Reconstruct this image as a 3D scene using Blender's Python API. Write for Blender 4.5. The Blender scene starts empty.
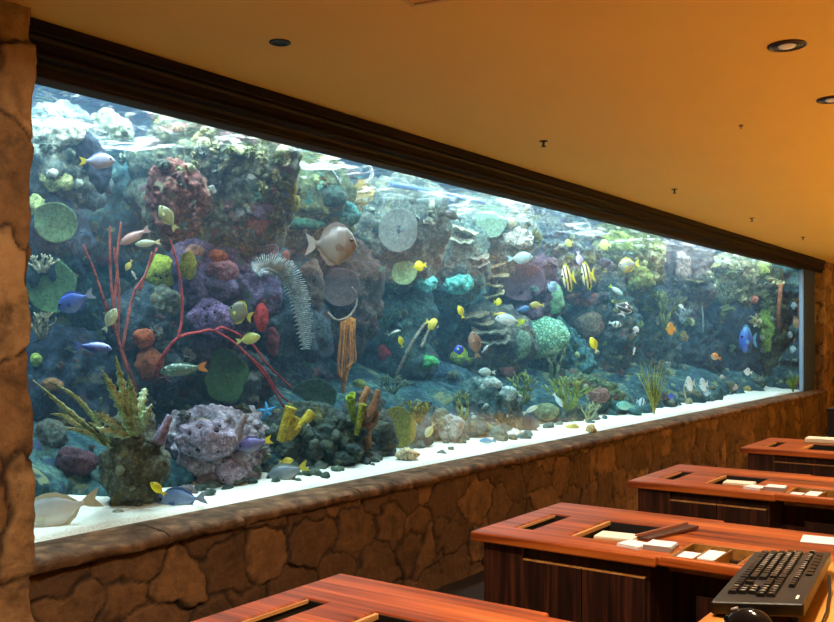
import bpy, bmesh, math, random
import numpy as np
from mathutils import Vector, Matrix, noise
from mathutils.bvhtree import BVHTree

random.seed(7)
R = math.radians
SC = bpy.context.scene
COL = SC.collection

# ------------------------------------------------------------------ camera (looks along the tank, 35 degrees off the wall)
F = 930.0
CX, CY = 417.0, 311.0
HORIZON = 337.0
EYE = 1.6
FWD = (0.817, 0.577)
RGT = (0.577, -0.817)
YAW = math.atan2(RGT[1], RGT[0])

cam = bpy.data.cameras.new('camera')
cam.sensor_width = 36.0
cam.lens = 36.0 * F / 834.0
cam.shift_y = (HORIZON - CY) / 834.0
cam.clip_end = 200
cam_o = bpy.data.objects.new('camera', cam)
cam_o.location = (0, 0, EYE)
cam_o.rotation_euler = (R(90), 0, math.atan2(FWD[1], FWD[0]) - R(90))
COL.objects.link(cam_o)
SC.camera = cam_o
SC.view_settings.view_transform = 'Standard'
SC.view_settings.look = 'None'
SC.view_settings.gamma = 1.0
SC.view_settings.use_curve_mapping = False
SC.view_settings.exposure = 0.0


def ray(px, py):
    a = (px - CX) / F
    b = (HORIZON - py) / F
    return Vector((FWD[0] + a * RGT[0], FWD[1] + a * RGT[1], b))


def at_y(px, py, Y):
    d = ray(px, py)
    s = Y / d.y
    return Vector((0, 0, EYE)) + d * s


def at_z(px, py, Z):
    d = ray(px, py)
    s = (Z - EYE) / d.z
    return Vector((0, 0, EYE)) + d * s


def depth(P):
    return P.x * FWD[0] + P.y * FWD[1]


# ------------------------------------------------------------------ colours and materials
def lin(c):
    return tuple(((v / 255.0) / 12.92 if v / 255.0 <= 0.04045 else ((v / 255.0 + 0.055) / 1.055) ** 2.4) for v in c[:3]) + (1.0,)


def new_mat(name):
    m = bpy.data.materials.new(name)
    m.use_nodes = True
    nt = m.node_tree
    nt.nodes.clear()
    out = nt.nodes.new('ShaderNodeOutputMaterial')
    b = nt.nodes.new('ShaderNodeBsdfPrincipled')
    nt.links.new(b.outputs[0], out.inputs[0])
    return m, nt, b, out


_mats = {}


def plain(name, c, rough=0.5, metal=0.0, var=0.12, scale=30.0, bump=0.0):
    key = ('plain', name, c, rough, metal)
    if key in _mats:
        return _mats[key]
    m, nt, b, out = new_mat(name)
    tc = nt.nodes.new('ShaderNodeTexCoord')
    nz = nt.nodes.new('ShaderNodeTexNoise')
    nz.inputs['Scale'].default_value = scale
    nz.inputs['Detail'].default_value = 4
    nt.links.new(tc.outputs['Object'], nz.inputs['Vector'])
    mx = nt.nodes.new('ShaderNodeMix')
    mx.data_type = 'RGBA'
    L = lin(c)
    mx.inputs[6].default_value = tuple(v * (1 - var) for v in L[:3]) + (1,)
    mx.inputs[7].default_value = tuple(min(1, v * (1 + var)) for v in L[:3]) + (1,)
    nt.links.new(nz.outputs[0], mx.inputs[0])
    nt.links.new(mx.outputs[2], b.inputs['Base Color'])
    b.inputs['Roughness'].default_value = rough
    b.inputs['Metallic'].default_value = metal
    if bump:
        bp = nt.nodes.new('ShaderNodeBump')
        bp.inputs['Strength'].default_value = bump
        bp.inputs['Distance'].default_value = 0.01
        nt.links.new(nz.outputs[0], bp.inputs['Height'])
        nt.links.new(bp.outputs[0], b.inputs['Normal'])
    _mats[key] = m
    return m


def reef_mat(name, cols, scale=3.0, bump=0.6, spots=None, contrast=1.0):
    """Patchy growth: three or more colours laid over each other in noise patches, speckles and bump."""
    key = ('reef', name, tuple(cols), scale)
    if key in _mats:
        return _mats[key]
    m, nt, b, out = new_mat(name)
    N, Lk = nt.nodes, nt.links
    tc = N.new('ShaderNodeTexCoord')
    mp = N.new('ShaderNodeMapping')
    sd = random.uniform(0, 40)
    mp.inputs['Location'].default_value = (sd, sd * 0.7, -sd)
    Lk.new(tc.outputs['Object'], mp.inputs['Vector'])
    n1 = N.new('ShaderNodeTexNoise')
    n1.inputs['Scale'].default_value = scale
    n1.inputs['Detail'].default_value = 6
    n1.inputs['Roughness'].default_value = 0.65
    n1.inputs['Distortion'].default_value = 0.6
    Lk.new(mp.outputs[0], n1.inputs['Vector'])
    ramp = N.new('ShaderNodeValToRGB')
    els = ramp.color_ramp.elements
    k = len(cols)
    lo, hi = 0.34, 0.68
    els[0].position, els[0].color = lo, lin(cols[0])
    els[1].position, els[1].color = hi, lin(cols[-1])
    for i in range(1, k - 1):
        e = els.new(lo + (hi - lo) * i / (k - 1))
        e.color = lin(cols[i])
    Lk.new(n1.outputs[0], ramp.inputs[0])
    col = ramp.outputs[0]
    # fine mottling: pits and crusts
    v = N.new('ShaderNodeTexVoronoi')
    v.inputs['Scale'].default_value = scale * 9
    Lk.new(mp.outputs[0], v.inputs['Vector'])
    vr = N.new('ShaderNodeMapRange')
    vr.inputs[1].default_value = 0.0
    vr.inputs[2].default_value = 0.6
    vr.inputs[3].default_value = 1.45
    vr.inputs[4].default_value = 0.55
    Lk.new(v.outputs[0], vr.inputs[0])
    mul = N.new('ShaderNodeMix')
    mul.data_type = 'RGBA'
    mul.blend_type = 'MULTIPLY'
    mul.inputs[0].default_value = 0.8
    Lk.new(col, mul.inputs[6])
    Lk.new(vr.outputs[0], mul.inputs[7])
    col = mul.outputs[2]
    n4 = N.new('ShaderNodeTexNoise')
    n4.inputs['Scale'].default_value = scale * 3.6
    n4.inputs['Detail'].default_value = 9
    n4.inputs['Roughness'].default_value = 0.78
    n4.inputs['Distortion'].default_value = 0.8
    Lk.new(mp.outputs[0], n4.inputs['Vector'])
    r4 = N.new('ShaderNodeMapRange')
    r4.inputs[1].default_value = 0.36
    r4.inputs[2].default_value = 0.66
    r4.inputs[3].default_value = 1 - .62 * contrast
    r4.inputs[4].default_value = 1 + .75 * contrast
    Lk.new(n4.outputs[0], r4.inputs[0])
    m4 = N.new('ShaderNodeMix')
    m4.data_type = 'RGBA'
    m4.blend_type = 'MULTIPLY'
    m4.inputs[0].default_value = 1.0
    Lk.new(col, m4.inputs[6])
    Lk.new(r4.outputs[0], m4.inputs[7])
    col = m4.outputs[2]
    if spots:
        n2 = N.new('ShaderNodeTexNoise')
        n2.inputs['Scale'].default_value = scale * 1.9
        n2.inputs['Detail'].default_value = 5
        Lk.new(mp.outputs[0], n2.inputs['Vector'])
        for i, sc in enumerate(spots):
            r = N.new('ShaderNodeMapRange')
            t = 0.60 if i == 0 else 0.40
            r.inputs[1].default_value = t
            r.inputs[2].default_value = t + (0.05 if i == 0 else -0.05)
            Lk.new(n2.outputs[0], r.inputs[0])
            mx = N.new('ShaderNodeMix')
            mx.data_type = 'RGBA'
            Lk.new(r.outputs[0], mx.inputs[0])
            Lk.new(col, mx.inputs[6])
            mx.inputs[7].default_value = lin(sc)
            col = mx.outputs[2]
    Lk.new(col, b.inputs['Base Color'])
    b.inputs['Roughness'].default_value = 0.85
    b.inputs['Specular IOR Level'].default_value = 0.2
    n3 = N.new('ShaderNodeTexNoise')
    n3.inputs['Scale'].default_value = scale * 8
    n3.inputs['Detail'].default_value = 8
    n3.inputs['Roughness'].default_value = 0.7
    Lk.new(mp.outputs[0], n3.inputs['Vector'])
    bp = N.new('ShaderNodeBump')
    bp.inputs['Strength'].default_value = bump
    bp.inputs['Distance'].default_value = 0.05
    Lk.new(n3.outputs[0], bp.inputs['Height'])
    Lk.new(bp.outputs[0], b.inputs['Normal'])
    _mats[key] = m
    return m


def brain_mat(name, c1, c2, scale=22.0):
    m, nt, b, out = new_mat(name)
    N, Lk = nt.nodes, nt.links
    tc = N.new('ShaderNodeTexCoord')
    nz = N.new('ShaderNodeTexNoise')
    nz.inputs['Scale'].default_value = scale * 0.35
    Lk.new(tc.outputs['Object'], nz.inputs['Vector'])
    ad = N.new('ShaderNodeVectorMath')
    ad.operation = 'MULTIPLY_ADD'
    ad.inputs[1].default_value = (0.09,) * 3
    Lk.new(nz.outputs['Color'], ad.inputs[0])
    Lk.new(tc.outputs['Object'], ad.inputs[2])
    v = N.new('ShaderNodeTexVoronoi')
    v.feature = 'DISTANCE_TO_EDGE'
    v.inputs['Scale'].default_value = scale
    Lk.new(ad.outputs[0], v.inputs['Vector'])
    r = N.new('ShaderNodeMapRange')
    r.inputs[2].default_value = 0.25
    Lk.new(v.outputs[0], r.inputs[0])
    mx = N.new('ShaderNodeMix')
    mx.data_type = 'RGBA'
    Lk.new(r.outputs[0], mx.inputs[0])
    mx.inputs[6].default_value = lin(c1)
    mx.inputs[7].default_value = lin(c2)
    Lk.new(mx.outputs[2], b.inputs['Base Color'])
    b.inputs['Roughness'].default_value = 0.8
    bp = N.new('ShaderNodeBump')
    bp.inputs['Strength'].default_value = 0.7
    bp.inputs['Distance'].default_value = 0.02
    Lk.new(r.outputs[0], bp.inputs['Height'])
    Lk.new(bp.outputs[0], b.inputs['Normal'])
    return m


def wood_mat(name, c_dark, c_mid, c_light, axis='Y', scale=1.0, rough=0.28, coat=0.3, spec=0.5):
    key = ('wood', name)
    if key in _mats:
        return _mats[key]
    m, nt, b, out = new_mat(name)
    N, Lk = nt.nodes, nt.links
    tc = N.new('ShaderNodeTexCoord')
    mp = N.new('ShaderNodeMapping')
    st = {'X': (0.7, 22, 22), 'Y': (22, 0.7, 22), 'Z': (22, 22, 0.7)}[axis]
    mp.inputs['Scale'].default_value = tuple(v * scale for v in st)
    Lk.new(tc.outputs['Object'], mp.inputs['Vector'])
    n1 = N.new('ShaderNodeTexNoise')
    n1.inputs['Scale'].default_value = 1.0
    n1.inputs['Detail'].default_value = 5
    n1.inputs['Roughness'].default_value = 0.6
    n1.inputs['Distortion'].default_value = 0.5
    Lk.new(mp.outputs[0], n1.inputs['Vector'])
    ramp = N.new('ShaderNodeValToRGB')
    e = ramp.color_ramp.elements
    e[0].position, e[0].color = 0.33, lin(c_dark)
    e[1].position, e[1].color = 0.68, lin(c_light)
    x = e.new(0.5)
    x.color = lin(c_mid)
    Lk.new(n1.outputs[0], ramp.inputs[0])
    Lk.new(ramp.outputs[0], b.inputs['Base Color'])
    b.inputs['Roughness'].default_value = rough
    b.inputs['Coat Weight'].default_value = coat
    b.inputs['Specular IOR Level'].default_value = spec
    b.inputs['Coat Roughness'].default_value = 0.15
    _mats[key] = m
    return m


# ------------------------------------------------------------------ mesh building
class MB:
    """Collects faces of one mesh."""
    def __init__(self):
        self.v, self.f = [], []

    def add(self, verts, faces):
        o = len(self.v)
        self.v.extend([tuple(p) for p in verts])
        self.f.extend([tuple(i + o for i in q) for q in faces])
        return self

    def box(self, x0, x1, y0, y1, z0, z1):
        v = [(x0, y0, z0), (x1, y0, z0), (x1, y1, z0), (x0, y1, z0), (x0, y0, z1), (x1, y0, z1), (x1, y1, z1), (x0, y1, z1)]
        return self.add(v, [(0, 3, 2, 1), (4, 5, 6, 7), (0, 1, 5, 4), (1, 2, 6, 5), (2, 3, 7, 6), (3, 0, 4, 7)])

    def tube(self, pts, radii, seg=7, cap=True, flat=1.0):
        pts = [Vector(p) for p in pts]
        n = len(pts)
        if not hasattr(radii, '__len__'):
            radii = [radii] * n
        t0 = (pts[1] - pts[0]).normalized()
        u = t0.orthogonal().normalized()
        rings, vs = [], []
        for i, p in enumerate(pts):
            t = (pts[min(n - 1, i + 1)] - pts[max(0, i - 1)])
            if t.length < 1e-9:
                t = t0
            t = t.normalized()
            u = (u - t * u.dot(t))
            u = u.normalized() if u.length > 1e-6 else t.orthogonal().normalized()
            w = t.cross(u)
            ring = []
            for k in range(seg):
                a = 2 * math.pi * k / seg
                ring.append(len(vs))
                vs.append(p + (u * math.cos(a) + w * math.sin(a) * flat) * radii[i])
            rings.append(ring)
        fs = []
        for i in range(n - 1):
            for k in range(seg):
                fs.append((rings[i][k], rings[i][(k + 1) % seg], rings[i + 1][(k + 1) % seg], rings[i + 1][k]))
        if cap:
            fs.append(tuple(reversed(rings[0])))
            fs.append(tuple(rings[-1]))
        return self.add(vs, fs)

    def lathe(self, prof, seg=24, c=(0, 0, 0)):
        """prof: (radius, z) from one end to the other."""
        vs, fs = [], []
        for r, z in prof:
            for k in range(seg):
                a = 2 * math.pi * k / seg
                vs.append((c[0] + r * math.cos(a), c[1] + r * math.sin(a), c[2] + z))
        for i in range(len(prof) - 1):
            for k in range(seg):
                k2 = (k + 1) % seg
                fs.append((i * seg + k, i * seg + k2, (i + 1) * seg + k2, (i + 1) * seg + k))
        fs.append(tuple(reversed(range(seg))))
        fs.append(tuple((len(prof) - 1) * seg + k for k in range(seg)))
        return self.add(vs, fs)

    def plate(self, outline, thick, plane='xz', taper=1.0):
        """solid sheet from a 2-D outline."""
        n = len(outline)
        cx = sum(p[0] for p in outline) / n
        cz = sum(p[1] for p in outline) / n
        vs = []
        for sgn in (-1, 1):
            for (a, b) in outline:
                if plane == 'xz':
                    vs.append((a, sgn * thick / 2, b))
                elif plane == 'xy':
                    vs.append((a, b, sgn * thick / 2))
                else:
                    vs.append((sgn * thick / 2, a, b))
        fs = [tuple(range(n)), tuple(reversed(range(n, 2 * n)))]
        for i in range(n):
            j = (i + 1) % n
            fs.append((j, i, n + i, n + j))
        return self.add(vs, fs)

    def build(self, name, mat, parent=None, smooth=True, loc=None, rot=None, fix=True, angle=None):
        me = bpy.data.meshes.new(name)
        me.from_pydata(self.v, [], self.f)
        if fix:
            bm = bmesh.new()
            bm.from_mesh(me)
            bmesh.ops.recalc_face_normals(bm, faces=bm.faces)
            bm.to_mesh(me)
            bm.free()
        if smooth:
            me.polygons.foreach_set('use_smooth', [True] * len(me.polygons))
            if angle:
                me.set_sharp_from_angle(angle=R(angle))
        me.materials.append(mat)
        o = bpy.data.objects.new(name, me)
        COL.objects.link(o)
        if parent is not None:
            o.parent = parent
        if loc is not None:
            o.location = loc
        if rot is not None:
            o.rotation_euler = rot
        return o


def bevel(o, w, seg=2, angle=35):
    md = o.modifiers.new('edge', 'BEVEL')
    md.width = w
    md.segments = seg
    md.limit_method = 'ANGLE'
    md.angle_limit = R(angle)
    return o


def tag(o, label=None, cat=None, group=None, kind=None):
    if label:
        o['label'] = label
    if cat:
        o['category'] = cat
    if group:
        o['group'] = group
    if kind:
        o['kind'] = kind
    return o


def thing(name, label, cat, loc=(0, 0, 0), rz=0.0, group=None):
    o = bpy.data.objects.new(name, None)
    o.empty_display_size = 0.1
    COL.objects.link(o)
    o.location = loc
    o.rotation_euler = (0, 0, rz)
    return tag(o, label, cat, group)


def copy_tree(o, parent=None):
    c = o.copy()
    COL.objects.link(c)
    if parent is not None:
        c.parent = parent
    for ch in list(o.children):
        copy_tree(ch, c)
    return c


# ------------------------------------------------------------------ noise shapes
def fbm(p, oct=4):
    return noise.fractal(p, 1.0, 2.0, oct)


_ico = {}


def ico(sub):
    if sub not in _ico:
        bm = bmesh.new()
        bmesh.ops.create_icosphere(bm, subdivisions=sub, radius=1.0)
        bm.verts.ensure_lookup_table()
        _ico[sub] = ([v.co.copy() for v in bm.verts], [tuple(v.index for v in f.verts) for f in bm.faces])
        bm.free()
    return _ico[sub]


def blob(rx, ry, rz, seed=0, amp=0.22, lump=0.12, lump_size=0.16, fine=0.03, sub=5, floor=None):
    """A lumpy rock or coral mass. Distances in metres; amp is relative to the mean radius."""
    vs, fs = ico(sub)
    rm = (rx * ry * rz) ** (1 / 3)
    off = Vector((seed * 13.7 % 91, seed * 7.3 % 77, seed * 3.1 % 63))
    out = []
    for n in vs:
        p = Vector((n.x * rx, n.y * ry, n.z * rz))
        d = fbm(p * (0.9 / rm) + off, 3) * amp * rm
        if lump:
            q = p / lump_size + off
            w = Vector((noise.noise(q * 0.7), noise.noise(q * 0.7 + Vector((9, 3, 5))), noise.noise(q * 0.7 - Vector((4, 8, 2))))) * 0.6
            f1 = noise.voronoi(q + w)[0][0]
            d += (0.55 - f1) * lump
            if sub >= 5:
                d += (0.5 - noise.voronoi(q * 2.7 + w * 1.5)[0][0]) * lump * .42
        if fine:
            d += fbm(p * 16 + off, 3) * fine
        pp = p + n * d
        if floor is not None and pp.z < floor:
            pp.z = floor
        out.append(pp)
    return out, fs


def pitted(vs_fs, pits, rad, dep):
    """push round pores into a mass; pits: directions (unit vectors)."""
    vs, fs = vs_fs
    out = []
    for p in vs:
        q = p.copy()
        for c in pits:
            dd = (p - c).length
            if dd < rad:
                q -= c.normalized() * dep * (1 - (dd / rad) ** 2)
        out.append(q)
    return out, fs
HAZE = 0.027
FY = 4.62
TANK_LAMPS = [(3.2, FY, 271), (3.7, 5.9, 300), (4.9, 5.6, 220), (5.2, FY, 283), (6.2, 6.1, 120), (7.2, FY, 295), (8.6, 6.1, 130), (9.2, FY, 306), (11.0, 6.0, 140), (11.2, FY, 306), (13.2, FY, 295), (13.6, 6.0, 140), (15.2, FY, 283), (16.4, 6.0, 130), (17.2, FY, 259), (19.0, FY, 236), (19.0, 5.8, 100)]
DOWN = 118
LOBBY_FILL = [(x, y, (60 + 40 * x) if x < 5 else (125 + 146 * x)) for x in (0.5, 4, 7.5, 11, 14.5, 18) for y in (-1.6, -4.2)]
WORLD = 0.08
# ================================================================== THE ROOM
GY = 4.37            # room face of the tank glass
GX0, GX1 = 2.3, 19.34
GZ0, GZ1 = 0.53, 2.95
CEIL = 3.15
FZ = -0.40          # floor level: the desks are 1.15 m tall counters


def struct(name, mb, mat, smooth=False, **kw):
    o = mb.build(name, mat, None, smooth, **kw)
    o['kind'] = 'structure'
    return o


# --- ceiling and floor
def plaster_mat():
    m, nt, b, out = new_mat('amber_ceiling_plaster')
    tc = nt.nodes.new('ShaderNodeTexCoord')
    n = nt.nodes.new('ShaderNodeTexNoise')
    n.inputs['Scale'].default_value = 1.2
    n.inputs['Detail'].default_value = 6
    nt.links.new(tc.outputs['Object'], n.inputs['Vector'])
    mx = nt.nodes.new('ShaderNodeMix')
    mx.data_type = 'RGBA'
    mx.inputs[6].default_value = lin((222, 176, 84))
    mx.inputs[7].default_value = lin((230, 184, 92))
    nt.links.new(n.outputs[0], mx.inputs[0])
    nt.links.new(mx.outputs[2], b.inputs['Base Color'])
    b.inputs['Roughness'].default_value = 0.75
    return m


struct('ceiling', MB().box(-5, 27, -7, 4.5, CEIL, CEIL + 0.1), plaster_mat())
struct('floor', MB().box(-5, 27, 0.4, 4.5, FZ - 0.1, FZ), plain('dark_carpet', (30, 19, 14), 0.95, bump=0.4, scale=120))
struct('floor_lobby', MB().box(-5, 27, -7, 0.4, FZ - 0.1, FZ), plain('lobby_marble', (206, 178, 140), 0.35, scale=3))


# --- flagstone relief
def stone_mat():
    m, nt, b, out = new_mat('flagstone')
    N, Lk = nt.nodes, nt.links
    at = N.new('ShaderNodeAttribute')
    at.attribute_name = 'stone'
    sep = N.new('ShaderNodeSeparateColor')
    Lk.new(at.outputs['Color'], sep.inputs[0])
    tc = N.new('ShaderNodeTexCoord')
    n = N.new('ShaderNodeTexNoise')
    n.inputs['Scale'].default_value = 9
    n.inputs['Detail'].default_value = 8
    n.inputs['Roughness'].default_value = 0.65
    Lk.new(tc.outputs['Object'], n.inputs['Vector'])
    r = N.new('ShaderNodeValToRGB')
    e = r.color_ramp.elements
    e[0].position, e[0].color = 0.0, lin((96, 70, 48))
    e[1].position, e[1].color = 1.0, lin((182, 148, 108))
    x = e.new(0.5)
    x.color = lin((142, 106, 70))
    ad = N.new('ShaderNodeMath')
    ad.operation = 'MULTIPLY_ADD'
    ad.inputs[1].default_value = 0.9
    Lk.new(n.outputs[0], ad.inputs[0])
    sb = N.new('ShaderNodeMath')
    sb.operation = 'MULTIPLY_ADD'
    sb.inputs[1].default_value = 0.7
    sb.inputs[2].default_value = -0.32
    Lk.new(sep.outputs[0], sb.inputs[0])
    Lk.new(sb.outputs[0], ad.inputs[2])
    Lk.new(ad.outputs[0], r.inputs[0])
    # dark rough chert stains
    n2 = N.new('ShaderNodeTexNoise')
    n2.inputs['Scale'].default_value = 3.1
    n2.inputs['Detail'].default_value = 7
    n2.inputs['Roughness'].default_value = 0.7
    Lk.new(tc.outputs['Object'], n2.inputs['Vector'])
    mr = N.new('ShaderNodeMapRange')
    mr.inputs[1].default_value = 0.50
    mr.inputs[2].default_value = 0.68
    mr.inputs[4].default_value = 0.85
    Lk.new(n2.outputs[0], mr.inputs[0])
    m1 = N.new('ShaderNodeMix')
    m1.data_type = 'RGBA'
    Lk.new(mr.outputs[0], m1.inputs[0])
    Lk.new(r.outputs[0], m1.inputs[6])
    m1.inputs[7].default_value = lin((66, 48, 32))
    # mortar
    m2 = N.new('ShaderNodeMix')
    m2.data_type = 'RGBA'
    Lk.new(sep.outputs[1], m2.inputs[0])
    Lk.new(m1.outputs[2], m2.inputs[6])
    m2.inputs[7].default_value = lin((52, 36, 24))
    Lk.new(m2.outputs[2], b.inputs['Base Color'])
    b.inputs['Roughness'].default_value = 0.85
    n3 = N.new('ShaderNodeTexNoise')
    n3.inputs['Scale'].default_value = 34
    n3.inputs['Detail'].default_value = 8
    Lk.new(tc.outputs['Object'], n3.inputs['Vector'])
    bp = N.new('ShaderNodeBump')
    bp.inputs['Strength'].default_value = 0.55
    bp.inputs['Distance'].default_value = 0.02
    Lk.new(n3.outputs[0], bp.inputs['Height'])
    Lk.new(bp.outputs[0], b.inputs['Normal'])
    return m


STONE = stone_mat()


def stone_sheet(name, path, z0, z1, step, cell, seed, relief=0.022, wob=0.02, shade=0.0):
    """flagstones over a wall whose plan follows path (list of (x, y)); outside is on the right hand of the path direction."""
    rng = np.random.default_rng(seed)
    pts, nrm, us = [], [], []
    u = 0.0
    for i in range(len(path) - 1):
        a, b = np.array(path[i], float), np.array(path[i + 1], float)
        L = np.linalg.norm(b - a)
        d = (b - a) / L
        nn = np.array((d[1], -d[0]))
        k = max(1, int(L / step))
        for j in range(k + (1 if i == len(path) - 2 else 0)):
            pts.append(a + d * L * j / k)
            nrm.append(nn)
            us.append(u + L * j / k)
        u += L
    pts, nrm, us = np.array(pts), np.array(nrm), np.array(us)
    nrm2 = nrm.copy()
    for w in range(1, 3):
        nrm2[w:-w] += nrm[2 * w:] + nrm[:-2 * w]
    nrm = nrm2 / np.linalg.norm(nrm2, axis=1)[:, None]
    kz = max(2, int((z1 - z0) / step))
    zs = np.linspace(z0, z1, kz + 1)
    U, Z = np.meshgrid(us, zs, indexing='ij')
    # jittered seeds
    nu, nz = int(u / cell[0]) + 3, int((z1 - z0) / cell[1]) + 3
    sx, sz = np.meshgrid(np.arange(-1, nu), np.arange(-1, nz), indexing='ij')
    sx = (sx + 0.5 * (sz % 2) + rng.uniform(-.42, .42, sx.shape)) * cell[0]
    sz = (sz + rng.uniform(-.42, .42, sz.shape)) * cell[1] + z0
    seeds = np.stack([sx.ravel(), sz.ravel()], 1)
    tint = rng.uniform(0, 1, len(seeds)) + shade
    lift = rng.uniform(-0.5, 0.5, len(seeds))
    tilt = rng.uniform(-.06, .06, (len(seeds), 2))
    uf, zf = U.ravel(), Z.ravel()
    wx = np.array([fbm(Vector((a * 4.5, b * 4.5, seed)), 3) for a, b in zip(uf, zf)])
    wz = np.array([fbm(Vector((a * 4.5, b * 4.5, seed + 9)), 3) for a, b in zip(uf, zf)])
    q = np.stack([uf + wx * 0.085, zf + wz * 0.085], 1)
    f1 = np.empty(len(q)); f2 = np.empty(len(q)); idx = np.empty(len(q), int)
    for s in range(0, len(q), 4000):
        dd = q[s:s + 4000, None, :] - seeds[None]
        D = np.sqrt((dd[..., 0] / cell[0]) ** 2 + (dd[..., 1] / cell[1]) ** 2)
        o = np.argpartition(D, 1, axis=1)[:, :2]
        d2 = np.take_along_axis(D, o, 1)
        sw = d2[:, 0] > d2[:, 1]
        i1 = np.where(sw, o[:, 1], o[:, 0])
        f1[s:s + 4000] = d2.min(1); f2[s:s + 4000] = d2.max(1); idx[s:s + 4000] = i1
    gap = f2 - f1
    m = np.clip(1 - gap / 0.09, 0, 1) ** 1.2
    fine = np.array([fbm(Vector((a * 14, b * 14, seed * 2.0)), 3) for a, b in zip(uf, zf)])
    disp = relief * (lift[idx] - 1.4 * m) + 0.006 * fine + ((q - seeds[idx]) * tilt[idx]).sum(1)
    disp += wob * np.array([noise.noise(Vector((a * 4, b * 4, seed + 30))) for a, b in zip(uf, zf)])
    disp = disp.reshape(U.shape)
    P = pts[:, None, :] + nrm[:, None, :] * disp[..., None]
    nU, nZ = U.shape
    verts = [(P[i, j, 0], P[i, j, 1], zs[j]) for i in range(nU) for j in range(nZ)]
    faces = [(i * nZ + j, (i + 1) * nZ + j, (i + 1) * nZ + j + 1, i * nZ + j + 1) for i in range(nU - 1) for j in range(nZ - 1)]
    me = bpy.data.meshes.new(name)
    me.from_pydata(verts, [], faces)
    me.polygons.foreach_set('use_smooth', [True] * len(faces))
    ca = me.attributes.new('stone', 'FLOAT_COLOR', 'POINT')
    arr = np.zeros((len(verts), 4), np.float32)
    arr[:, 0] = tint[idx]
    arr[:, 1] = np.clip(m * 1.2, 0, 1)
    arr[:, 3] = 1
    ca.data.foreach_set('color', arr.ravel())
    me.materials.append(STONE)
    o = bpy.data.objects.new(name, me)
    COL.objects.link(o)
    o['kind'] = 'structure'
    return o


# low wall under the glass, its face stepped 3 cm under the cap course
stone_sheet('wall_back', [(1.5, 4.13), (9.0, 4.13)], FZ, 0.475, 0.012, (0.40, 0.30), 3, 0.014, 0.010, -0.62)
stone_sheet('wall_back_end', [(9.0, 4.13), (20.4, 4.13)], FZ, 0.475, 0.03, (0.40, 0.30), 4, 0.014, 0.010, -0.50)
struct('wall_back_core', MB().box(1.3, 21, 4.19, 4.45, FZ, 0.5), plain('mortar', (60, 44, 30), 0.9))

# cap course with a chipped nose
def cap_course():
    mb = MB()
    x = 1.4
    k = 0
    while x < 20.3:
        w = random.uniform(0.42, 0.8)
        nx = max(3, int(w / (0.03 if x < 9 else 0.08)))
        prof = [(4.46, 0.53), (4.30, 0.53), (4.20, 0.528), (4.13, 0.522), (4.10, 0.505), (4.092, 0.48), (4.10, 0.458), (4.14, 0.445), (4.3, 0.455)]
        dz = random.uniform(-0.004, 0.004)
        dy = random.uniform(-0.012, 0.012)
        vs = []
        for i in range(nx + 1):
            t = i / nx
            e = 0.010 * (1 if i in (0, nx) else 0)
            for j, (yy, zz) in enumerate(prof):
                q = Vector(((x + w * t) * 7, yy * 9, zz * 9))
                on = 1 if 2 <= j <= 7 else 0
                vs.append((x + w * t - (0.003 if i == nx else 0), yy + on * (dy + e + 0.014 * fbm(q, 3)), zz + (0.006 * noise.noise(q * 1.3) + dz - e * 0.6) * on))
        m = len(prof)
        fs = [(i * m + j, (i + 1) * m + j, (i + 1) * m + j + 1, i * m + j + 1) for i in range(nx) for j in range(m - 1)]
        fs.append(tuple(range(m)))
        fs.append(tuple(reversed([nx * m + j for j in range(m)])))
        mb.add(vs, fs)
        x += w
        k += 1
    return mb


struct('trim_1', cap_course(), reef_mat('cap_stone', [(96, 72, 52), (124, 94, 68), (108, 84, 62)], 1.1, 0.5), True, angle=50)

# pillar at the start of the tank, pier at its end
stone_sheet('wall_left', [(0.4, 4.0), (2.535, 4.0), (2.535, 4.7)], FZ, CEIL, 0.016, (0.60, 0.55), 11, 0.012, 0.028, 0.12)
struct('wall_left_core', MB().box(0.2, 2.42, 4.1, 5.0, FZ, CEIL), plain('mortar', (60, 44, 30), 0.9))
stone_sheet('wall_right', [(20.24, 4.75), (20.24, 4.146), (26.0, 4.146)], FZ, CEIL, 0.035, (0.45, 0.36), 21, 0.03, 0.03)

# bulkhead over the glass and the wood cornice in front of it
struct('wall_header', MB().box(1.0, 27, 4.33, 4.46, 2.93, 4.7), plain('mortar', (60, 44, 30), 0.9))
prof = [(4.12, 3.15), (4.12, 3.085), (4.14, 3.075), (4.15, 3.055), (4.15, 3.01), (4.135, 2.995), (4.135, 2.975), (4.165, 2.96), (4.175, 2.94), (4.175, 2.905), (4.19, 2.91), (4.19, 2.892), (4.20, 2.892), (4.32, 2.945), (4.36, 2.945), (4.36, 3.15)]
mb = MB()
m_ = len(prof)
for x in (2.40, 20.24):
    mb.v += [(x, y, z) for y, z in prof]
mb.f += [(j, (j + 1) % m_, m_ + (j + 1) % m_, m_ + j) for j in range(m_)] + [tuple(range(m_)), tuple(reversed(range(m_, 2 * m_)))]
o = struct('trim_2', mb, wood_mat('cornice_wood', (11, 5, 5), (19, 9, 8), (36, 16, 12), 'X', 1.0, 0.5, 0.0, 0.12))
bevel(o, 0.006, 2)

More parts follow.
